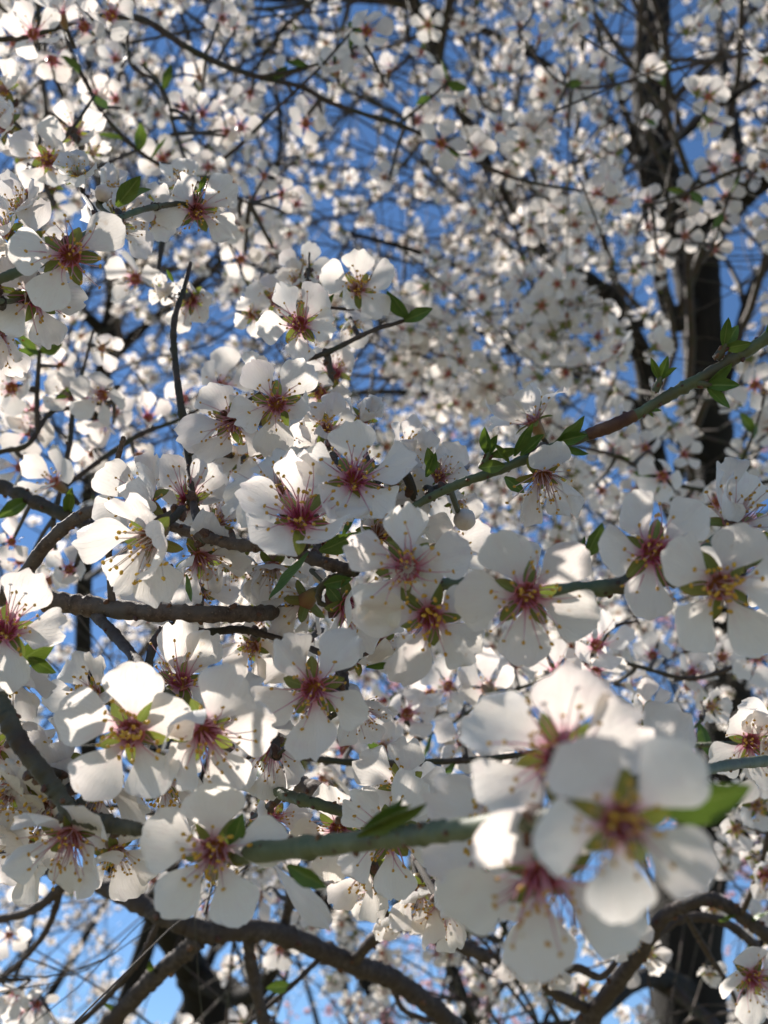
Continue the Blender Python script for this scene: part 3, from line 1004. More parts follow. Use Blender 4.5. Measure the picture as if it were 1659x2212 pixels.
# the tree whose dark trunk shows low behind the long grey bough
trunk_l = [(V3(*[at_y(455, 2300, 3.6).x, 3.6, -.1]), .13), wpx(455, 2300, 3.6, 90), wpx(440, 2200, 3.6, 74), wpx(415, 2100, 3.5, 74), wpx(370, 2020, 3.3, 66), wpx(310, 1940, 3.1, 50), wpx(220, 1820, 2.9, 40), wpx(190, 1600, 2.8, 40), wpx(180, 1350, 2.7, 38), wpx(190, 1100, 2.6, 34), wpx(230, 740, 2.4, 40), wpx(240, 600, 2.3, 26), wpx(200, 200, 2.1, 18), wpx(150, -150, 2.0, 10)]
limbs_l = [
    [wpx(230, 780, 2.4, 36), wpx(330, 690, 2.3, 18), wpx(480, 560, 2.2, 14), wpx(600, 350, 2.0, 12), wpx(590, 150, 1.8, 9)],
    [wpx(235, 730, 2.4, 30), wpx(120, 620, 2.2, 20), wpx(20, 560, 2.0, 14), wpx(-150, 420, 1.8, 9)],
    [wpx(420, 2110, 3.5, 50), wpx(480, 2130, 3.4, 60), wpx(535, 2150, 3.3, 36), wpx(620, 2060, 3.0, 20), wpx(760, 1930, 2.6, 14), wpx(900, 1700, 2.3, 10)],
    [wpx(195, 1200, 2.65, 20), wpx(420, 1000, 2.5, 16), wpx(700, 860, 2.3, 14), wpx(1020, 858, 2.1, 13), wpx(1110, 905, 2.0, 11), wpx(1160, 1010, 1.9, 7)],
    [wpx(240, 640, 2.3, 20), wpx(380, 400, 2.2, 14), wpx(420, 150, 2.1, 12), wpx(330, -150, 2.0, 8)],
    [wpx(205, 300, 2.1, 12), wpx(300, 200, 1.7, 8), wpx(480, 130, 1.4, 7), wpx(640, 60, 1.3, 6), wpx(820, 90, 1.3, 5), wpx(950, 60, 1.3, 4)],
    [wpx(205, 1000, 2.5, 14), wpx(110, 900, 1.8, 8), wpx(250, 800, 1.3, 6), wpx(450, 740, 1.1, 5), wpx(600, 620, 1.0, 4)],
    [wpx(190, 1250, 2.6, 14), wpx(300, 1150, 1.8, 8), wpx(150, 1020, 1.2, 6), wpx(-60, 900, 1.0, 4)],
    [wpx(310, 1940, 3.1, 20), wpx(600, 1620, 2.0, 8), wpx(900, 1500, 1.4, 6), wpx(1250, 1490, 1.15, 5), wpx(1500, 1400, 1.05, 4)],
    [wpx(300, 1930, 3.1, 34), wpx(130, 1700, 3.0, 20), wpx(-50, 1400, 2.8, 14)],
]
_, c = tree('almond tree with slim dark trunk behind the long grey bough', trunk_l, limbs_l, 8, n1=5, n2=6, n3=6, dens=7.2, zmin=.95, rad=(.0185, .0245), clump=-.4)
CNT.append(c)

# further trees of the orchard
def far_tree(x, y, h, lab, seed, pink=False, n1=5, dens=9):
    rg = random.Random(seed)
    t = [(V3(x, y, -.1), .16), (V3(x + .05, y, .6), .13), (V3(x - .03, y - .05, 1.3), .12)]
    limbs = []
    for k in range(6):
        a = k * 1.05 + rg.uniform(-.2, .2)
        p = V3(x - .03, y - .05, 1.25)
        q = V3(x + math.cos(a) * .9, y + math.sin(a) * .9, 1.3 + h * .32)
        s = V3(x + math.cos(a) * 1.8, y + math.sin(a) * 1.8, 1.3 + h * .72)
        e = V3(x + math.cos(a + .2) * 2.2, y + math.sin(a + .2) * 2.2, 1.3 + h)
        limbs.append([(p, .075), (q, .055), (s, .03), (e, .012)])
    _, c = tree(lab, t, limbs, seed, n1=n1, n2=5, n3=4, len1=(.8, 1.6), len2=(.4, .9), dens=dens, pink=pink, keep=1.15, rad=(.019, .026), thin=1.1)
    CNT.append(c)
far_tree(-1.9, 6.6, 3.6, 'white almond tree far behind the dark trunks, low between boughs', 21, dens=15)
far_tree(1.2, 8.2, 4.0, 'pale pink blossoming tree far behind the forking trunk', 22, True)
far_tree(4.2, 7.4, 4.4, 'pinkish blossoming tree beyond the thick trunk on its outer side', 23, True)
far_tree(-4.4, 10.5, 4.6, 'white almond tree farthest away past the slim trunk', 24)
far_tree(0.2, 13.0, 4.6, 'white almond tree at the far end of the orchard row', 25)
print('crown blossoms', CNT)

# ================================================================== flowering branches in front, each with its blossoms
def rows(root, st, text, hi=True):
    """u v diameter fx fy roll opening kind pink [fz]"""
    for ln in text.strip().splitlines():
        a = ln.split()
        if not a:
            continue
        kw = {}
        for e in a[9:]:
            k, val = e.split('=')
            if k == 'skip':
                kw['skip'] = tuple(int(c) for c in val)
            elif k == 'round':
                kw['pets'] = [PROUND[(int(val) + q) % 4] for q in range(5)]
            elif k == 'narrow':
                kw['pets'] = [PNARROW, PET[0], PNARROW, PET[4], PNARROW]
            else:
                kw[k] = float(val)
        add_blossom(root, st, float(a[0]), float(a[1]), float(a[2]), float(a[3]), float(a[4]), float(a[5]), float(a[6]), a[7], float(a[8]), hi=hi, **kw)

# --- branch A: upper left cluster
A, As = branch('flowering_branch', 'sharp cluster of white blossoms on a green twig below the long dark twig', [
    [(-170, 690, .37, 24), (-20, 612, .375, 22), (75, 572, .385, 22), (130, 540, .40, 20), (215, 492, .44, 16), (300, 455, .475, 14), (380, 440, .50, 12), (440, 432, .51, 8)],
    [(-60, 633, .375, 16), (0, 650, .40, 13), (50, 648, .42, 10)]], mats=[M_GREEN, M_GREEN], seed=1)
rows(A, As, '''
150 552 265 0.22 -0.18 -15 22 p .85 round=3
167 378 128 0.05 0.36 36 46 y .2 dz=-.012
255 482 185 0.78 0.05 -20 38 p .25
337 460 160 -0.1 -0.45 20 20 o .6
424 456 195 0.25 -0.25 -25 26 p .8
396 402 140 0.0 0.7 0 45 o .4
43 452 170 -0.1 0.55 10 46 o .35
62 528 180 -0.2 0.3 0 20 o .5 fz=-.75
76 642 235 0.62 -0.28 20 30 p 1
-20 615 230 0.2 0.1 70 30 p .6
-5 730 190 0.1 -0.7 0 40 p .7
10 500 170 -.3 .2 30 25 o .5
245 420 130 .2 .5 0 55 o .3
''')
add_leaf(A, 252, 445, .44, 88, .62, .6, .3, 1, 20, 1.1)
add_leaf(A, 258, 440, .445, 75, .85, .45, .1, 3, -40)
add_leaf(A, 430, 415, .50, 40, .5, .8, .2, 2)
add_bud(A, As, 222, 418, 36, .3, .7, .3)

# --- centre branch C: brown limb from the left with the main cluster
C, Cs = branch('flowering_branch', 'brown branch entering past the lone upright twig, bearing the densest sharp blossom cluster', [
    [(-200, 1262, .47, 46), (-40, 1276, .46, 44), (100, 1296, .45, 44), (250, 1316, .44, 42), (400, 1326, .43, 38), (540, 1326, .44, 34), (600, 1322, .455, 26), (650, 1312, .47, 16)],
    [(38, 1272, .455, 32), (85, 1195, .45, 30), (150, 1130, .45, 28), (215, 1103, .45, 26), (320, 1122, .44, 22), (430, 1156, .43, 24), (520, 1178, .42, 26), (600, 1180, .41, 26), (690, 1212, .40, 28), (765, 1234, .395, 26)],
    [(243, 1312, .44, 18), (235, 1200, .44, 15), (238, 1100, .44, 15), (250, 1010, .44, 13), (268, 942, .44, 10)],
    [(200, 1322, .445, 26), (260, 1385, .42, 24), (312, 1448, .39, 22), (350, 1510, .37, 20), (400, 1570, .36, 16), (470, 1600, .36, 12)],
    [(318, 1448, .40, 18), (335, 1385, .42, 19), (372, 1354, .43, 20), (440, 1366, .44, 19), (520, 1360, .45, 17), (600, 1380, .45, 14), (690, 1410, .43, 14), (738, 1455, .41, 16), (745, 1490, .40, 16), (725, 1540, .40, 13), (650, 1590, .41, 10), (598, 1632, .42, 8)],
    [(430, 1156, .43, 20), (412, 1050, .47, 16), (405, 980, .49, 16), (388, 860, .50, 16), (376, 760, .52, 15), (377, 690, .53, 14), (398, 620, .55, 11), (412, 566, .56, 8)],
    [(408, 985, .49, 12), (445, 930, .47, 11), (500, 890, .46, 9), (560, 850, .46, 8), (600, 830, .46, 6)],
    [(600, 1180, .41, 18), (640, 1080, .42, 14), (700, 1030, .42, 13), (790, 1010, .43, 10), (870, 1010, .43, 8)],
    [(765, 1234, .395, 22), (700, 1260, .40, 16), (690, 1300, .40, 12), (720, 1310, .40, 10)]],
    mats=[M_BROWN, M_BROWN, M_BROWN, M_GREY, M_TWIG, M_TWIG, M_TWIG, M_GREEN, M_GREEN], seed=2)
rows(C, Cs, '''
598 873 225 0.12 -0.05 40 20 p .8
562 806 98 0.1 0.4 36 46 y .2 dz=-.01
500 912 215 -0.28 -0.22 -20 22 p .7
312 1086 230 -0.35 0.35 15 24 p 1
405 1082 210 0.12 0.42 30 26 p 1
650 1120 310 0.03 0.42 0 16 p 1
766 1036 275 0.12 0.3 5 18 p .95
848 1056 200 0.5 -0.05 0 36 y .5 dz=-.012
600 970 170 0.5 -0.2 30 35 p 1
487 1000 180 -0.5 -0.1 0 30 p .8
600 1062 240 -0.25 0.5 50 25 p .5
753 1306 250 0.55 -0.4 15 34 p .95
660 1300 220 -0.35 -0.35 -60 40 o .4 fz=-.5
676 1489 285 0.0 0.02 -38 15 p .9
770 1420 185 0.45 0.62 -80 40 y .2
778 1535 165 0.6 -0.45 20 35 p .7
584 1616 215 -0.05 -0.4 25 25 p .9
322 1166 300 -0.3 -0.42 10 32 y .9 dz=-.006
433 1206 225 0.35 -0.55 0 36 p .7
590 1225 190 0.0 -0.75 0 30 p .3
500 1210 180 0.1 -0.6 20 40 p .3
283 1583 330 0.02 0.02 -72 16 o .8 round=2
443 1582 305 0.42 -0.1 15 22 p .8
350 1690 260 .3 -.4 30 26 o .4 dz=.012
480 1530 230 .3 .5 0 30 o .4 dz=.012
200 1500 220 -.4 .4 30 30 o .4 dz=.015
390 1472 250 0.0 0.62 -100 26 p .9
413 648 145 0.15 -0.35 0 28 p .8
352 628 85 0.0 0.1 0 55 y .2
410 1400 150 0.1 0.3 0 50 y .2
783 905 140 0.3 0.5 0 55 o .3
705 925 170 0.0 0.4 20 35 o .5
826 1388 130 0.0 -0.1 20 20 o .7
545 1395 170 -.2 -.3 0 25 o .5
545 965 190 -.6 .2 20 30 o .4 dz=.012
700 985 200 -.4 .6 30 30 p .6 dz=.012
880 975 170 .5 .5 0 40 o .3 dz=.012
965 1175 200 .7 .1 0 26 o .4 dz=.015
820 1150 220 .4 .5 20 26 o .4 dz=.015
470 1125 190 .3 .6 20 26 o .4 dz=.012
700 1170 200 .3 -.6 0 26 o .4 dz=.015
570 1330 180 -.5 -.5 0 26 o .5 dz=.01
640 1400 190 -.5 -.3 0 26 o .5 dz=.015
340 1270 190 -.1 -.4 0 34 o .4 dz=.008
430 1285 170 .1 -.5 0 34 o .4 dz=.008
''')
add_bud(C, Cs, 756, 1499, 46, .1, .1, 1)
add_leaf(C, 668, 1195, .395, 130, -.5, -.85, .1, 0, 60)
add_leaf(C, 690, 1190, .39, 100, .92, .35, .2, 3, 30)
add_leaf(C, 770, 1110, .41, 60, -.3, -.9, .1, 2, 40)
add_leaf(C, 700, 1262, .395, 70, .9, .2, .3, 1, 0)
add_leaf(C, 705, 1262, .395, 60, .55, -.7, .3, 3, 20)
add_leaf(C, 790, 1440, .41, 65, .8, .3, .1, 2, 30)
add_leaf(C, 375, 610, .55, 30, -.4, .8, .1, 2)
add_leaf(C, 404, 1240, .42, 60, .3, -.9, .0, 0, 40)
add_bud(C, Cs, 640, 1515, 30, -.3, .3, .6)

for (u, v, d_, fx, fy) in ((470, 1180, 34, -.3, -.5), (690, 1245, 30, .6, -.4), (540, 870, 32, -.3, .6), (360, 1130, 30, .1, .8), (445, 1240, 30, .5, -.5), (820, 1020, 34, .4, .6), (700, 1530, 28, -.2, -.8)):
    add_bud(C, Cs, u, v, d_, fx, fy, .3)
# --- diagonal twig T
T, Ts = branch('flowering_branch', 'long green diagonal twig with leaf shoots crossing in front of the dark trunk', [
    [(1900, 560, .43, 28), (1660, 728, .43, 27), (1560, 790, .43, 26), (1450, 852, .43, 25), (1370, 898, .43, 24), (1318, 922, .43, 25), (1200, 965, .43, 23), (1085, 1012, .43, 22), (990, 1046, .43, 20), (910, 1085, .43, 18), (850, 1130, .43, 14)]],
    mats=[M_GREEN], seed=3)
# brown-barked length of the twig
def brown_sleeve():
    b = MB()
    dn = dense([(1372, 897, .4296, 27), (1350, 907, .4296, 29), (1318, 922, .4296, 30), (1292, 931, .4296, 28), (1268, 940, .4296, 25.5)], 4)
    b.tube([at(u, v, z) for u, v, z, w in dn], [w * .5 * z / FP * (1 + .06 * math.sin(i * 2.3)) for i, (u, v, z, w) in enumerate(dn)], 12)
    o = WM[T.name].translation
    b.v = [tuple(Vector(p) - o) for p in b.v]
    link('bark_scar', b.mesh('bark_scar', [M_SCALE]), T, Matrix.Translation(o))
brown_sleeve()
rows(T, Ts, '''
1172 1030 235 0.02 -0.72 0 28 p .5
1150 908 190 -0.4 0.65 20 30 p .7 fz=.1
948 1030 170 0.35 0.35 40 35 p .7
905 1010 160 -0.1 0.5 10 45 o .4
985 1085 120 0.5 -0.5 0 40 o .4
880 1120 200 0.2 0.3 40 25 o .5
''')
for (u, v, px, dx, dy, s) in ((1546, 776, 95, .55, .8, 1), (1415, 846, 82, .35, .9, 2), (1492, 828, 105, .98, -.12, 3), (1384, 882, 40, .9, -.1, 4), (1040, 1010, 95, .5, .85, 5), (1640, 745, 60, .8, .5, 6)):
    add_shoot(T, u, v, .43, px, dx, dy, s)
for (u, v, px, dx, dy, li, ro) in ((1110, 985, 85, .35, .9, 0, 30), (1125, 985, 70, .7, .6, 1, -30), (1100, 1000, 60, -.7, .6, 2, 20), (1195, 960, 90, .75, .6, 3, 50), (1200, 955, 70, .9, .2, 1, 0), (1215, 965, 60, .95, -.15, 2, 30), (1090, 1005, 60, -.9, -.1, 3, 0), (920, 1030, 60, .3, .9, 1, 20), (935, 1020, 55, -.2, .9, 3, 0), (1090, 1030, 55, .8, -.7, 3, 10)):
    add_leaf(T, u, v, .425, px, dx, dy, .3, li, ro)
add_bud(T, Ts, 1003, 1122, 48, .2, -.2, 1)

# --- branch from the right, at the height of the centre cluster
E, Es = branch('flowering_branch', 'green branch entering from the trunk side with two large blossoms and a dark leaf', [
    [(1900, 1090, .35, 44), (1659, 1188, .345, 42), (1560, 1228, .342, 40), (1400, 1254, .342, 38), (1290, 1272, .345, 36), (1140, 1278, .35, 32), (1010, 1262, .355, 28), (900, 1262, .36, 24), (850, 1255, .37, 18)],
    [(1560, 1228, .342, 24), (1520, 1190, .34, 18), (1560, 1150, .35, 14), (1600, 1130, .36, 10)]], mats=[M_GREEN, M_GREEN], seed=4)
rows(E, Es, '''
1138 1286 315 0.05 0.0 -28 14 p .85 round=3
1412 1192 310 0.0 0.2 -25 18 p 1 round=0
1556 1266 335 0.05 -0.05 8 16 o .6 round=2
1585 1128 270 0.1 0.72 20 30 p .6
880 1228 290 -0.08 0.05 5 20 p .9 dz=-.014 skip=2
928 1332 295 0.0 -0.25 -85 20 o .9 dz=-.004
1680 1150 240 .3 .3 0 30 o .5
1120 1215 130 0 .6 0 50 p .8
1700 1290 240 .1 -.2 0 25 o .5
''')
add_leaf(E, 1262, 1205, .345, 85, .5, .85, .1, 3, 30, 1.1)
add_leaf(E, 1600, 1215, .33, 130, .8, .6, .3, 3, 40, 1.1)
add_leaf(E, 1240, 1215, .345, 60, .1, 1, 0, 2, 60)

# --- lower left grey-green branch
D, Ds = branch('flowering_branch', 'thick grey green branch stub with drooping blossoms under the brown branch', [
    [(-160, 1250, .37, 44), (-60, 1420, .355, 44), (0, 1520, .345, 43), (40, 1600, .34, 42), (100, 1680, .335, 40), (160, 1757, .33, 38), (230, 1780, .325, 35), (296, 1791, .32, 29), (318, 1797, .318, 16)],
    [(-60, 1420, .355, 24), (-20, 1400, .36, 20), (30, 1410, .37, 14)], [(160, 1757, .33, 24), (185, 1720, .335, 18), (215, 1690, .34, 12)]], mats=[M_OLIVE, M_TWIG, M_TWIG], seed=5)
rows(D, Ds, '''
12 1362 280 0.25 0.5 30 24 p 1
18 1460 240 0.25 -0.58 0 40 y .3
213 1704 260 0.02 -0.45 20 26 o .5
150 1808 290 0.0 -0.42 36 26 p .7 dz=-.01
15 1712 230 -0.2 -0.2 40 30 o .4
95 1745 260 -0.4 -0.3 20 28 o .4
-15 1620 200 -.1 .1 0 30 p .7
60 1690 250 -.5 .2 20 26 o .4 dz=.012
120 1650 220 -.2 .5 20 30 o .4 dz=.012
250 1840 200 .5 -.5 20 30 o .4 dz=.01
60 1830 220 -.4 -.4 20 30 o .4 dz=.012
''')
add_leaf(D, 35, 1430, .36, 105, .85, .45, .2, 3, 20)
add_leaf(D, 60, 1420, .36, 75, .85, -.4, .1, 1, 0)

# --- nearest twig with the big soft blossoms
F, Fs = branch('flowering_branch', 'thick green twig crossing low with the biggest soft focus blossoms', [
    [(440, 1850, .315, 34), (530, 1843, .30, 44), (700, 1826, .275, 47), (850, 1808, .255, 47), (950, 1797, .24, 47), (1100, 1778, .22, 48), (1230, 1762, .205, 50), (1330, 1735, .22, 44), (1440, 1690, .28, 30), (1560, 1655, .36, 24), (1700, 1640, .44, 22), (1900, 1620, .52, 22)],
    [(1230, 1762, .205, 30), (1240, 1700, .215, 26), (1220, 1660, .225, 22)], [(1330, 1735, .22, 30), (1370, 1690, .235, 22), (1370, 1650, .25, 16)]], mats=[M_GREEN] * 3, seed=6)
rows(F, Fs, '''
463 1838 330 0.0 0.02 2 15 o .7 round=3
1340 1776 500 0.0 -0.05 -100 12 o .8 dz=-.02 round=1
1213 1632 470 -0.25 0.42 5 26 p 1 dz=.02
1172 1892 500 -0.05 -0.42 180 18 p .9 dz=.022 round=2
1085 1790 400 -0.62 0.1 -60 24 o .5 dz=.03
1365 1650 330 0.05 0.6 -20 40 o .4 dz=.02 narrow=1
''')
add_leaf(F, 1420, 1752, .185, 210, .97, .22, .1, 3, 20, 1.0)
add_leaf(F, 770, 1805, .258, 190, .80, .60, .2, 2, 15, .62)
add_leaf(F, 785, 1790, .258, 120, .90, .44, .1, 1, -25, .6)
add_leaf(F, 790, 1785, .262, 110, .62, .78, .1, 2, 40, .55)
add_leaf(F, 620, 1868, .28, 100, .9, -.4, .2, 1, 0)
add_leaf(F, 500, 1830, .30, 80, .3, .9, .2, 3, 0)
# the long curled petal that hangs loose below the twig
link('petal', PCURL, F, trs(at(592, 1868, .33), frame(camdir(.2, .3, .9), RGT * .62 - UPV * .78), .024), (.1, 0, 0))

# --- branch in the lower middle
G, Gs = branch('flowering_branch', 'green knotty twig and brown bough behind the thick crossing twig', [
    [(380, 1560, .56, 36), (560, 1652, .54, 38), (640, 1690, .53, 38), (720, 1722, .51, 35), (800, 1776, .49, 30), (900, 1832, .46, 24), (1000, 1872, .44, 18), (1080, 1890, .44, 12)],
    [(560, 1652, .54, 26), (585, 1700, .47, 26), (630, 1722, .44, 26), (690, 1738, .43, 26), (780, 1768, .43, 24), (850, 1810, .43, 20), (960, 1850, .43, 16)],
    [(800, 1776, .49, 16), (810, 1880, .48, 13), (815, 1940, .5, 9), (835, 1975, .5, 7)],
    [(900, 1832, .46, 14), (950, 1790, .46, 12), (955, 1740, .46, 8)],
    [(1000, 1872, .44, 12), (985, 1920, .45, 10), (960, 1945, .46, 8)]], mats=[M_BROWN, M_GREEN, M_TWIG, M_TWIG, M_TWIG], seed=7)
rows(G, Gs, '''
583 1772 200 0.5 0.25 20 36 p 1
730 1792 205 0.0 0.1 -20 22 p .8
842 1806 265 0.0 0.05 30 18 p .9
1016 1866 270 0.05 -0.25 -50 22 o .8
955 1955 190 0.2 -0.72 0 34 p .9
800 1932 125 -0.5 -0.3 0 36 o .4
833 1980 105 0.1 -0.55 0 45 y .3
946 1748 200 0.3 0.45 -10 28 p .8
868 1700 220 -.1 .4 10 24 o .4
790 1880 200 -.1 -.4 15 30 o .4
905 1925 190 .1 -.5 15 30 o .5
''')

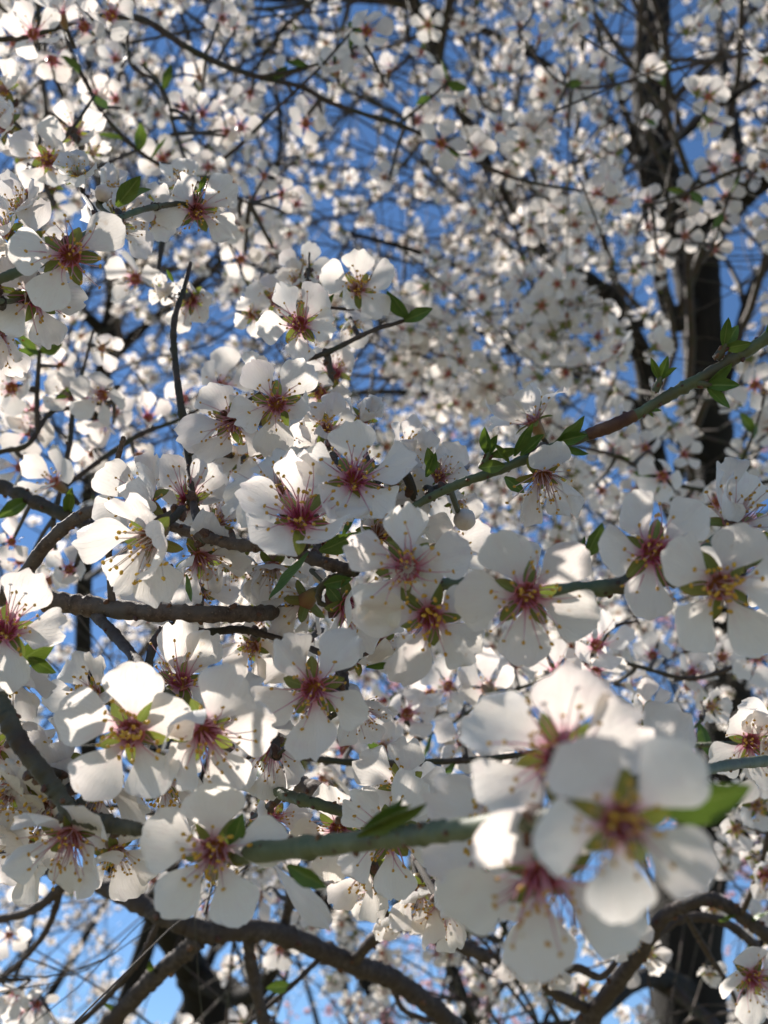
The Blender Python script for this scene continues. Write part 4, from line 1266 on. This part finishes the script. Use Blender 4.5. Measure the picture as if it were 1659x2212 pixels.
# ---------------------------------------------------------------- branches a little farther back, soft in the picture
mid_specs = [
 ('soft leafy twig with star shaped blossoms above the densest cluster', [
   [(632, 960, .5, 10), (645, 850, .53, 10), (650, 760, .55, 10), (658, 690, .565, 9), (664, 620, .58, 7), (668, 545, .6, 5)],
   [(650, 780, .545, 11), (710, 760, .55, 12), (800, 716, .56, 10), (860, 697, .57, 9), (900, 683, .57, 7)],
   [(662, 650, .575, 7), (720, 665, .58, 7), (775, 662, .58, 7), (795, 610, .58, 5), (815, 578, .58, 4)]], '''
648 700 195 -0.05 0.12 -35 18 p .95
773 623 175 0.08 0.18 0 16 o .5
656 583 120 0 .2 20 24 o .4
586 650 115 0 0 0 18 o .8
545 680 95 .1 -.1 30 20 o .8
693 850 140 0 -.3 10 22 o .9
723 806 150 .1 .45 0 26 p .95
640 610 100 -.4 .3 0 30 o .5
760 700 110 .2 -.6 0 40 o .3
''', M_TWIG, True),
 ('soft blossoms on a twig between the long dark twig and the sharp upper cluster', [
   [(-90, 440, .68, 11), (40, 388, .67, 10), (105, 335, .66, 9), (160, 272, .66, 8), (205, 205, .68, 5)],
   [(-90, 230, .66, 9), (-10, 240, .66, 8), (40, 250, .66, 6)]], '''
104 346 165 .05 -.05 5 18 o .8
162 290 140 .05 .1 -20 20 p .7
5 195 150 -.2 .2 30 26 o .4
12 272 160 -.3 0 10 30 p .6
40 330 110 0 .4 0 30 o .3
60 420 130 .2 .5 0 40 p .7
110 400 120 .2 .4 0 50 o .3
200 330 80 .6 .2 0 40 o .2
''', M_TWIG, True),
 ('long dark twig sweeping down with soft blossoms under the top bough', [
   [(-120, 95, .75, 14), (60, 78, .75, 13), (180, 42, .77, 13), (300, 40, .80, 15), (400, 100, .85, 14), (480, 140, .88, 13), (560, 166, .92, 12), (650, 188, .95, 11), (710, 220, .95, 11), (790, 248, .98, 10), (860, 268, 1.0, 10), (973, 320, 1.05, 9), (1106, 383, 1.1, 8), (1250, 412, 1.12, 7), (1335, 424, 1.12, 5)],
   [(560, 166, .92, 8), (640, 150, .92, 7), (740, 120, .92, 6), (800, 70, .92, 5)],
   [(860, 268, 1.0, 7), (920, 220, 1.0, 6), (970, 175, 1.0, 5)], [(973, 320, 1.05, 6), (1030, 300, 1.05, 5), (1080, 275, 1.05, 4)]], '''
240 33 145 .05 -.1 5 18 o .8
182 58 130 0 -.4 20 24 p .8
72 73 145 0 .05 -20 20 p .8
112 130 120 .1 -.6 0 40 p 1
30 90 120 -.2 0 0 30 o .5
130 30 140 -.1 .4 0 34 p .9
793 67 115 0 -.1 10 20 o .9
725 150 110 0 -.1 30 20 o .9
761 118 100 .1 -.2 0 20 p .9
660 267 100 0 0 20 18 o .9
603 163 100 -.1 0 0 20 o .8
680 230 90 .1 .1 0 20 p .8
966 182 95 0 0 30 18 o .9
930 203 90 -.1 -.1 10 20 o .9
953 310 110 0 0 20 16 o .8
1025 330 100 .1 0 0 18 o .9
1078 277 100 .1 .1 40 18 o .8
900 260 85 0 0 10 20 p .9
830 383 75 0 0 10 18 o .3
1290 420 95 -.1 0 10 20 o .9
1320 432 95 .1 -.1 30 20 o .9
1310 395 80 .1 .5 30 30 p .7
480 40 80 0 0 30 20 p .9
505 55 70 .1 0 0 20 o .8
430 165 78 0 -.1 20 14 y .2
540 200 80 .1 0 0 20 p .8
840 150 80 .2 .4 0 30 p .8
''', M_TWIG, False),
 ('thin arching twigs with soft blossoms beside the lone upright twig', [
   [(-120, 1010, .70, 14), (0, 976, .70, 13), (60, 960, .70, 12), (108, 893, .72, 11), (165, 880, .74, 10), (270, 862, .76, 6)],
   [(82, 935, .7, 12), (80, 850, .7, 11), (86, 755, .7, 8)],
   [(116, 1120, .68, 13), (130, 1060, .69, 12), (150, 960, .71, 12), (158, 885, .73, 10), (174, 820, .74, 8), (202, 712, .76, 5)],
   [(128, 1060, .70, 11), (165, 1032, .71, 11), (250, 970, .73, 11), (310, 935, .74, 10), (390, 905, .75, 8), (490, 850, .76, 6)],
   [(-120, 1020, .62, 34), (0, 1050, .60, 32), (100, 1095, .58, 30), (230, 1150, .56, 27), (330, 1172, .54, 20)]], '''
220 853 145 0 .05 20 20 o .6
155 855 135 -.2 .3 0 26 p .7
185 868 110 .2 .2 30 26 p .9
70 890 130 .1 -.1 0 22 p .8
62 932 130 0 -.1 30 22 o .9
225 912 120 .1 -.4 0 30 p .9
118 1040 160 0 .2 15 22 o .5
480 835 165 .1 .4 0 26 p .6
395 862 120 .3 .4 0 40 p .9
320 902 120 .2 .4 0 40 p 1
220 752 100 .75 0 0 40 y .2
25 838 145 0 .1 20 22 o .6
250 890 100 .4 0 0 30 o .3
25 1170 100 0 0 0 18 o .9
42 1212 100 .1 -.1 30 18 o .8
150 1230 120 .1 0 20 20 p .9
105 1255 110 -.1 -.1 0 22 o .5
200 980 110 .2 -.3 0 24 o .4
40 1010 110 -.2 -.2 0 24 p .6
300 985 100 .2 .3 0 24 o .4
130 790 90 0 .2 0 24 o .5
''', M_TWIG, False),
 ('dark twig running down past soft blossoms behind the upper cluster', [
   [(120, -60, .84, 10), (135, 40, .83, 10), (153, 110, .82, 10), (187, 180, .82, 10), (227, 253, .82, 10), (300, 327, .82, 9), (373, 370, .82, 8), (470, 410, .84, 6), (540, 440, .86, 4)],
   [(275, 60, .86, 8), (283, 140, .86, 7), (333, 173, .86, 7), (363, 217, .86, 6), (377, 290, .86, 5)]], '''
250 128 90 0 0 0 18 o .9
210 205 95 0 .1 20 22 p .8
250 215 90 0 -.1 0 22 o .9
400 232 95 0 .1 20 20 p .8
437 245 90 0 0 0 20 p .9
490 285 80 0 0 30 18 p .9
520 275 90 .1 0 0 18 p .9
350 345 110 0 0 30 18 o .9
500 480 110 .1 .1 10 20 p .5
545 430 80 0 -.2 30 20 o .7
292 603 150 0 0 20 18 o .8
450 360 80 0 0 0 20 p .8
610 420 85 0 0 20 20 p .9
640 440 80 .1 0 0 20 p .9
570 380 70 0 0 0 20 o .7
590 540 100 0 .1 20 22 o .5
520 560 100 0 -.1 0 22 o .6
''', M_TWIG, False),
 ('soft blossoms low beside the trunk on a thin green twig', [
   [(1850, 1560, .58, 16), (1660, 1598, .58, 14), (1560, 1608, .58, 13), (1450, 1606, .6, 12), (1330, 1580, .62, 9)],
   [(1450, 1606, .6, 8), (1500, 1570, .6, 7), (1515, 1555, .6, 5)]], '''
1622 1603 205 0 0 30 18 p .9
1535 1525 95 .1 0 0 24 o .4
1690 1570 200 0 0 0 20 o .5
1640 1660 150 0 -.3 0 24 o .5
1390 1540 150 0 .5 0 40 o .4
''', M_GREEN, True),
 ('soft pink centred blossoms hanging beneath the green branch beside the trunk', [
   [(1850, 1380, .8, 12), (1650, 1420, .8, 11), (1500, 1465, .8, 10), (1380, 1440, .78, 9), (1290, 1420, .76, 8), (1200, 1460, .76, 7), (1060, 1500, .78, 6), (960, 1480, .8, 5)],
   [(1290, 1420, .76, 7), (1320, 1360, .76, 6), (1380, 1340, .76, 4)], [(1060, 1500, .78, 7), (980, 1560, .8, 6), (900, 1600, .82, 5), (850, 1640, .84, 4)]], '''
1289 1393 165 .05 .05 20 20 p .9
1203 1453 150 0 .3 0 26 p 1
1286 1452 140 0 -.5 0 30 p .9
1496 1453 120 0 .2 10 26 p .9
1487 1482 115 0 -.1 40 22 o .8
1636 1418 130 .1 0 20 20 o .8
1053 1486 170 .1 .1 10 18 o .4 fz=-.9
900 1590 95 0 0 0 40 y .2
880 1542 160 .1 .2 10 24 p .8
968 1482 140 -.1 .2 0 22 o .6
1410 1415 110 0 0 0 22 p .9
1010 1560 110 .3 -.3 0 30 o .5
930 1500 130 -.1 .1 30 24 o .6
1560 1420 110 .1 .1 30 24 o .6
820 1560 140 -.1 .1 0 24 o .5
1110 1440 110 0 -.1 20 24 o .6
1360 1480 110 0 -.1 20 24 o .6
''', M_TWIG, False),
 ('straight dark twig with soft blossoms just above the thick crossing twig', [
   [(560, 1618, .66, 14), (690, 1640, .64, 15), (800, 1648, .64, 15), (950, 1645, .64, 15), (1060, 1638, .64, 13), (1200, 1620, .66, 9)]], '''
745 1620 140 0 .3 0 30 p .9
830 1610 140 .1 .2 0 24 o .5
1000 1600 150 0 .2 20 24 o .5
700 1680 140 0 -.3 10 30 o .4
900 1690 150 .1 -.3 10 30 p .6
1080 1680 140 0 0 0 24 o .5
1120 1600 120 0 0 30 24 p .7
''', M_TWIG, False),
 ('long grey bough low down with sparse blossoms in front of the slim trunk', [
   [(-160, 1815, .95, 38), (60, 1862, .90, 38), (190, 1900, .86, 39), (270, 1936, .83, 40), (370, 1986, .81, 42), (450, 2012, .81, 46), (560, 2010, .83, 42), (640, 2030, .86, 43), (760, 2082, .90, 43), (850, 2116, .93, 42), (950, 2190, .96, 42), (1060, 2300, 1.0, 42)],
   [(445, 2014, .81, 40), (400, 2055, .81, 38), (330, 2115, .82, 38), (225, 2225, .84, 38), (150, 2310, .85, 38)],
   [(160, 1892, .87, 26), (80, 1960, .88, 20), (0, 1985, .9, 18), (-100, 1995, .9, 16)],
   [(345, 1985, .81, 14), (300, 2075, .82, 14), (200, 2185, .84, 14), (140, 2230, .85, 14)],
   [(610, 2018, .86, 22), (625, 1950, .85, 21), (640, 1850, .84, 20), (650, 1740, .82, 17), (640, 1600, .8, 12)],
   [(535, 2016, .83, 24), (545, 2100, .83, 26), (575, 2230, .83, 26)],
   [(700, 2060, .88, 12), (640, 2120, .86, 11), (560, 2190, .85, 10), (500, 2240, .85, 10)],
   [(140, 1890, .88, 16), (100, 2010, .9, 13), (20, 2100, .92, 10), (-60, 2150, .92, 8)],
   [(760, 2082, .90, 24), (830, 2010, .86, 26), (910, 2003, .82, 28), (990, 2040, .8, 29), (1062, 2072, .8, 27)],
   [(850, 2116, .93, 14), (870, 2180, .93, 12), (940, 2206, .93, 8)]], '''
35 2145 110 0 0 20 20 o .9
78 2170 105 .1 0 0 22 p .9
50 2192 90 0 -.2 0 22 o .8
58 1932 100 .1 .1 0 22 o .8
605 2050 95 0 -.1 10 22 o .7
960 2202 90 0 -.1 10 34 y .2
20 2020 100 0 0 0 22 o .4
330 1900 90 0 .1 0 22 o .5
445 1960 100 0 .3 0 30 p .8
560 1935 110 0 .1 0 24 o .4
660 1960 110 0 .1 0 24 o .5
520 1800 90 0 .1 0 24 o .5
''', M_GREY, False),
 ('tangle of arching grey twigs low by the trunk base with a few clear blossoms', [
   [(1160, 2330, .95, 44), (1260, 2215, .9, 42), (1380, 2060, .86, 34), (1430, 1985, .85, 32), (1490, 1950, .84, 30), (1545, 1945, .84, 30), (1610, 1985, .84, 30), (1680, 2040, .84, 30), (1850, 2180, .84, 28)],
   [(1400, 2035, .9, 22), (1470, 1985, .92, 20), (1560, 1990, .92, 20), (1640, 2050, .92, 20)],
   [(1290, 2190, .9, 26), (1180, 2130, .86, 22), (1240, 2090, .85, 18), (1300, 2110, .85, 16), (1350, 2050, .85, 9)],
   [(1480, 1975, .85, 14), (1530, 2060, .87, 13), (1580, 2140, .88, 10), (1610, 2230, .9, 8)],
   [(1380, 2060, .86, 12), (1390, 1960, .84, 10), (1385, 1900, .84, 8)],
   [(1860, 2330, .7, 30), (1640, 2200, .7, 22), (1620, 2150, .7, 14)],
   [(1600, 1980, .84, 14), (1640, 1880, .8, 12), (1660, 1780, .78, 10), (1640, 1720, .78, 8)],
   [(1180, 2130, .86, 12), (1150, 2080, .85, 9), (1165, 2050, .85, 7)]], '''
1173 2039 125 .05 .2 10 24 p 1
1119 2068 120 -.1 0 0 24 p .9
1180 2092 120 .1 -.3 0 28 p .8
1355 2030 120 .1 .3 0 30 p .6
1400 2060 100 .3 -.1 0 30 o .3
1350 2075 110 -.2 -.4 0 34 o .4
1628 2113 195 0 0 -20 16 p .9 round=1
1652 1890 130 -.1 0 0 20 p .9
1630 1850 90 0 .1 0 34 y .2
1635 1740 130 0 0 20 22 o .4
1590 1790 100 0 -.2 0 24 o .4
1260 2140 100 0 0 0 22 o .8
1530 2100 75 0 .1 0 40 o .2
1625 1990 90 0 0 0 24 o .5
1540 1960 80 0 .1 0 30 o .5
1500 1900 85 0 .1 0 30 o .5
1645 2060 100 0 0 0 30 o .5
''', M_GREY, True),
 ('loose spray of small soft blossoms hanging in front of the trunk fork', [
   [(1850, 330, 1.05, 12), (1700, 350, 1.05, 11), (1600, 365, 1.05, 10), (1530, 395, 1.05, 9), (1450, 430, 1.05, 7), (1390, 445, 1.05, 5)],
   [(1600, 365, 1.05, 7), (1570, 440, 1.05, 6), (1540, 530, 1.05, 5)]], '''
1400 437 88 0 0 20 20 p .9
1480 425 92 0 .1 0 22 p .8
1500 445 85 .1 -.2 0 24 o .6
1566 427 92 .1 0 0 20 o .8
1592 343 92 0 0 30 20 o .9
1543 365 88 -.1 0 0 22 p .8
1650 358 95 .1 -.1 0 22 o .5
1560 470 80 .1 -.4 20 26 o .6
1400 490 80 0 0 0 22 o .5
1430 545 80 0 0 0 22 o .6
1540 540 90 0 0 20 20 o .9
1480 510 80 0 0 20 22 o .7
1620 380 85 0 -.2 20 24 o .5
''', M_TWIG, False),
 ('twig of small soft blossoms reaching across the upper trunk', [
   [(1850, 80, 1.3, 10), (1650, 110, 1.3, 9), (1500, 140, 1.3, 8), (1400, 165, 1.28, 8), (1280, 190, 1.28, 7), (1200, 170, 1.25, 6), (1120, 70, 1.25, 5)],
   [(1500, 140, 1.3, 6), (1430, 220, 1.3, 5), (1390, 260, 1.3, 4)]], '''
1400 153 78 0 .1 10 34 y .2
1425 130 60 .1 .2 0 34 y .2
1396 257 66 .1 -.1 0 30 o .5
1220 200 70 0 0 20 22 o .3
1225 250 70 0 0 0 22 o .5
1190 260 65 0 0 20 22 o .4
1166 83 75 0 0 20 24 o .6
1123 57 70 0 0 0 22 o .7
1105 120 60 0 0 0 26 y .2
1300 140 70 0 0 0 22 o .8
1230 150 75 0 0 20 22 o .7
1180 10 70 .1 0 20 22 o .6
''', M_TWIG, False),
 ('soft blossoms strung across the trunk behind the green branch', [
   [(1850, 1000, .95, 12), (1700, 1030, .95, 11), (1560, 1060, .92, 10), (1440, 1040, .92, 9), (1330, 985, .92, 8), (1220, 960, .95, 6)],
   [(1560, 1060, .92, 8), (1610, 980, .9, 7), (1650, 860, .9, 6), (1640, 830, .9, 5)]], '''
1326 970 95 0 0 0 20 o .9
1335 985 80 .1 -.2 20 22 p .8
1394 968 95 0 0 20 20 o .9
1478 982 90 0 0 0 20 o .9
1432 1028 120 0 0 20 18 o .9
1550 1085 130 0 .2 0 24 o .9
1617 1055 100 0 .1 20 20 o .9
1630 832 110 0 0 20 20 o .9
1650 845 100 .2 -.1 20 20 o .5
1372 1060 90 0 0 20 20 o .5
1490 1080 100 0 0 20 20 p .6
1300 1060 90 0 0 0 24 o .5
''', M_TWIG, False),
]
for i, (lab, stems, txt, m, hi) in enumerate(mid_specs):
    r_, s_ = branch('flowering_branch', lab, stems, mats=[m] * len(stems), seed=30 + i, group='flowering branches behind the sharp ones')
    rows(r_, s_, txt, hi)
    rg = random.Random(i)
    for k in range(len(txt.strip().splitlines()) // 3):
        sp = s_[rg.randrange(len(s_))][0]
        q = sp[rg.randrange(len(sp) // 3, len(sp))]
        if 0 < q[0] < 1660:
            a = rg.uniform(0, 6.28)
            add_leaf(r_, q[0], q[1], q[2], .020 * FP / q[2], math.cos(a), math.sin(a), rg.uniform(0, .6), k, rg.uniform(-60, 60))
print('blossoms built singly', NB[0])
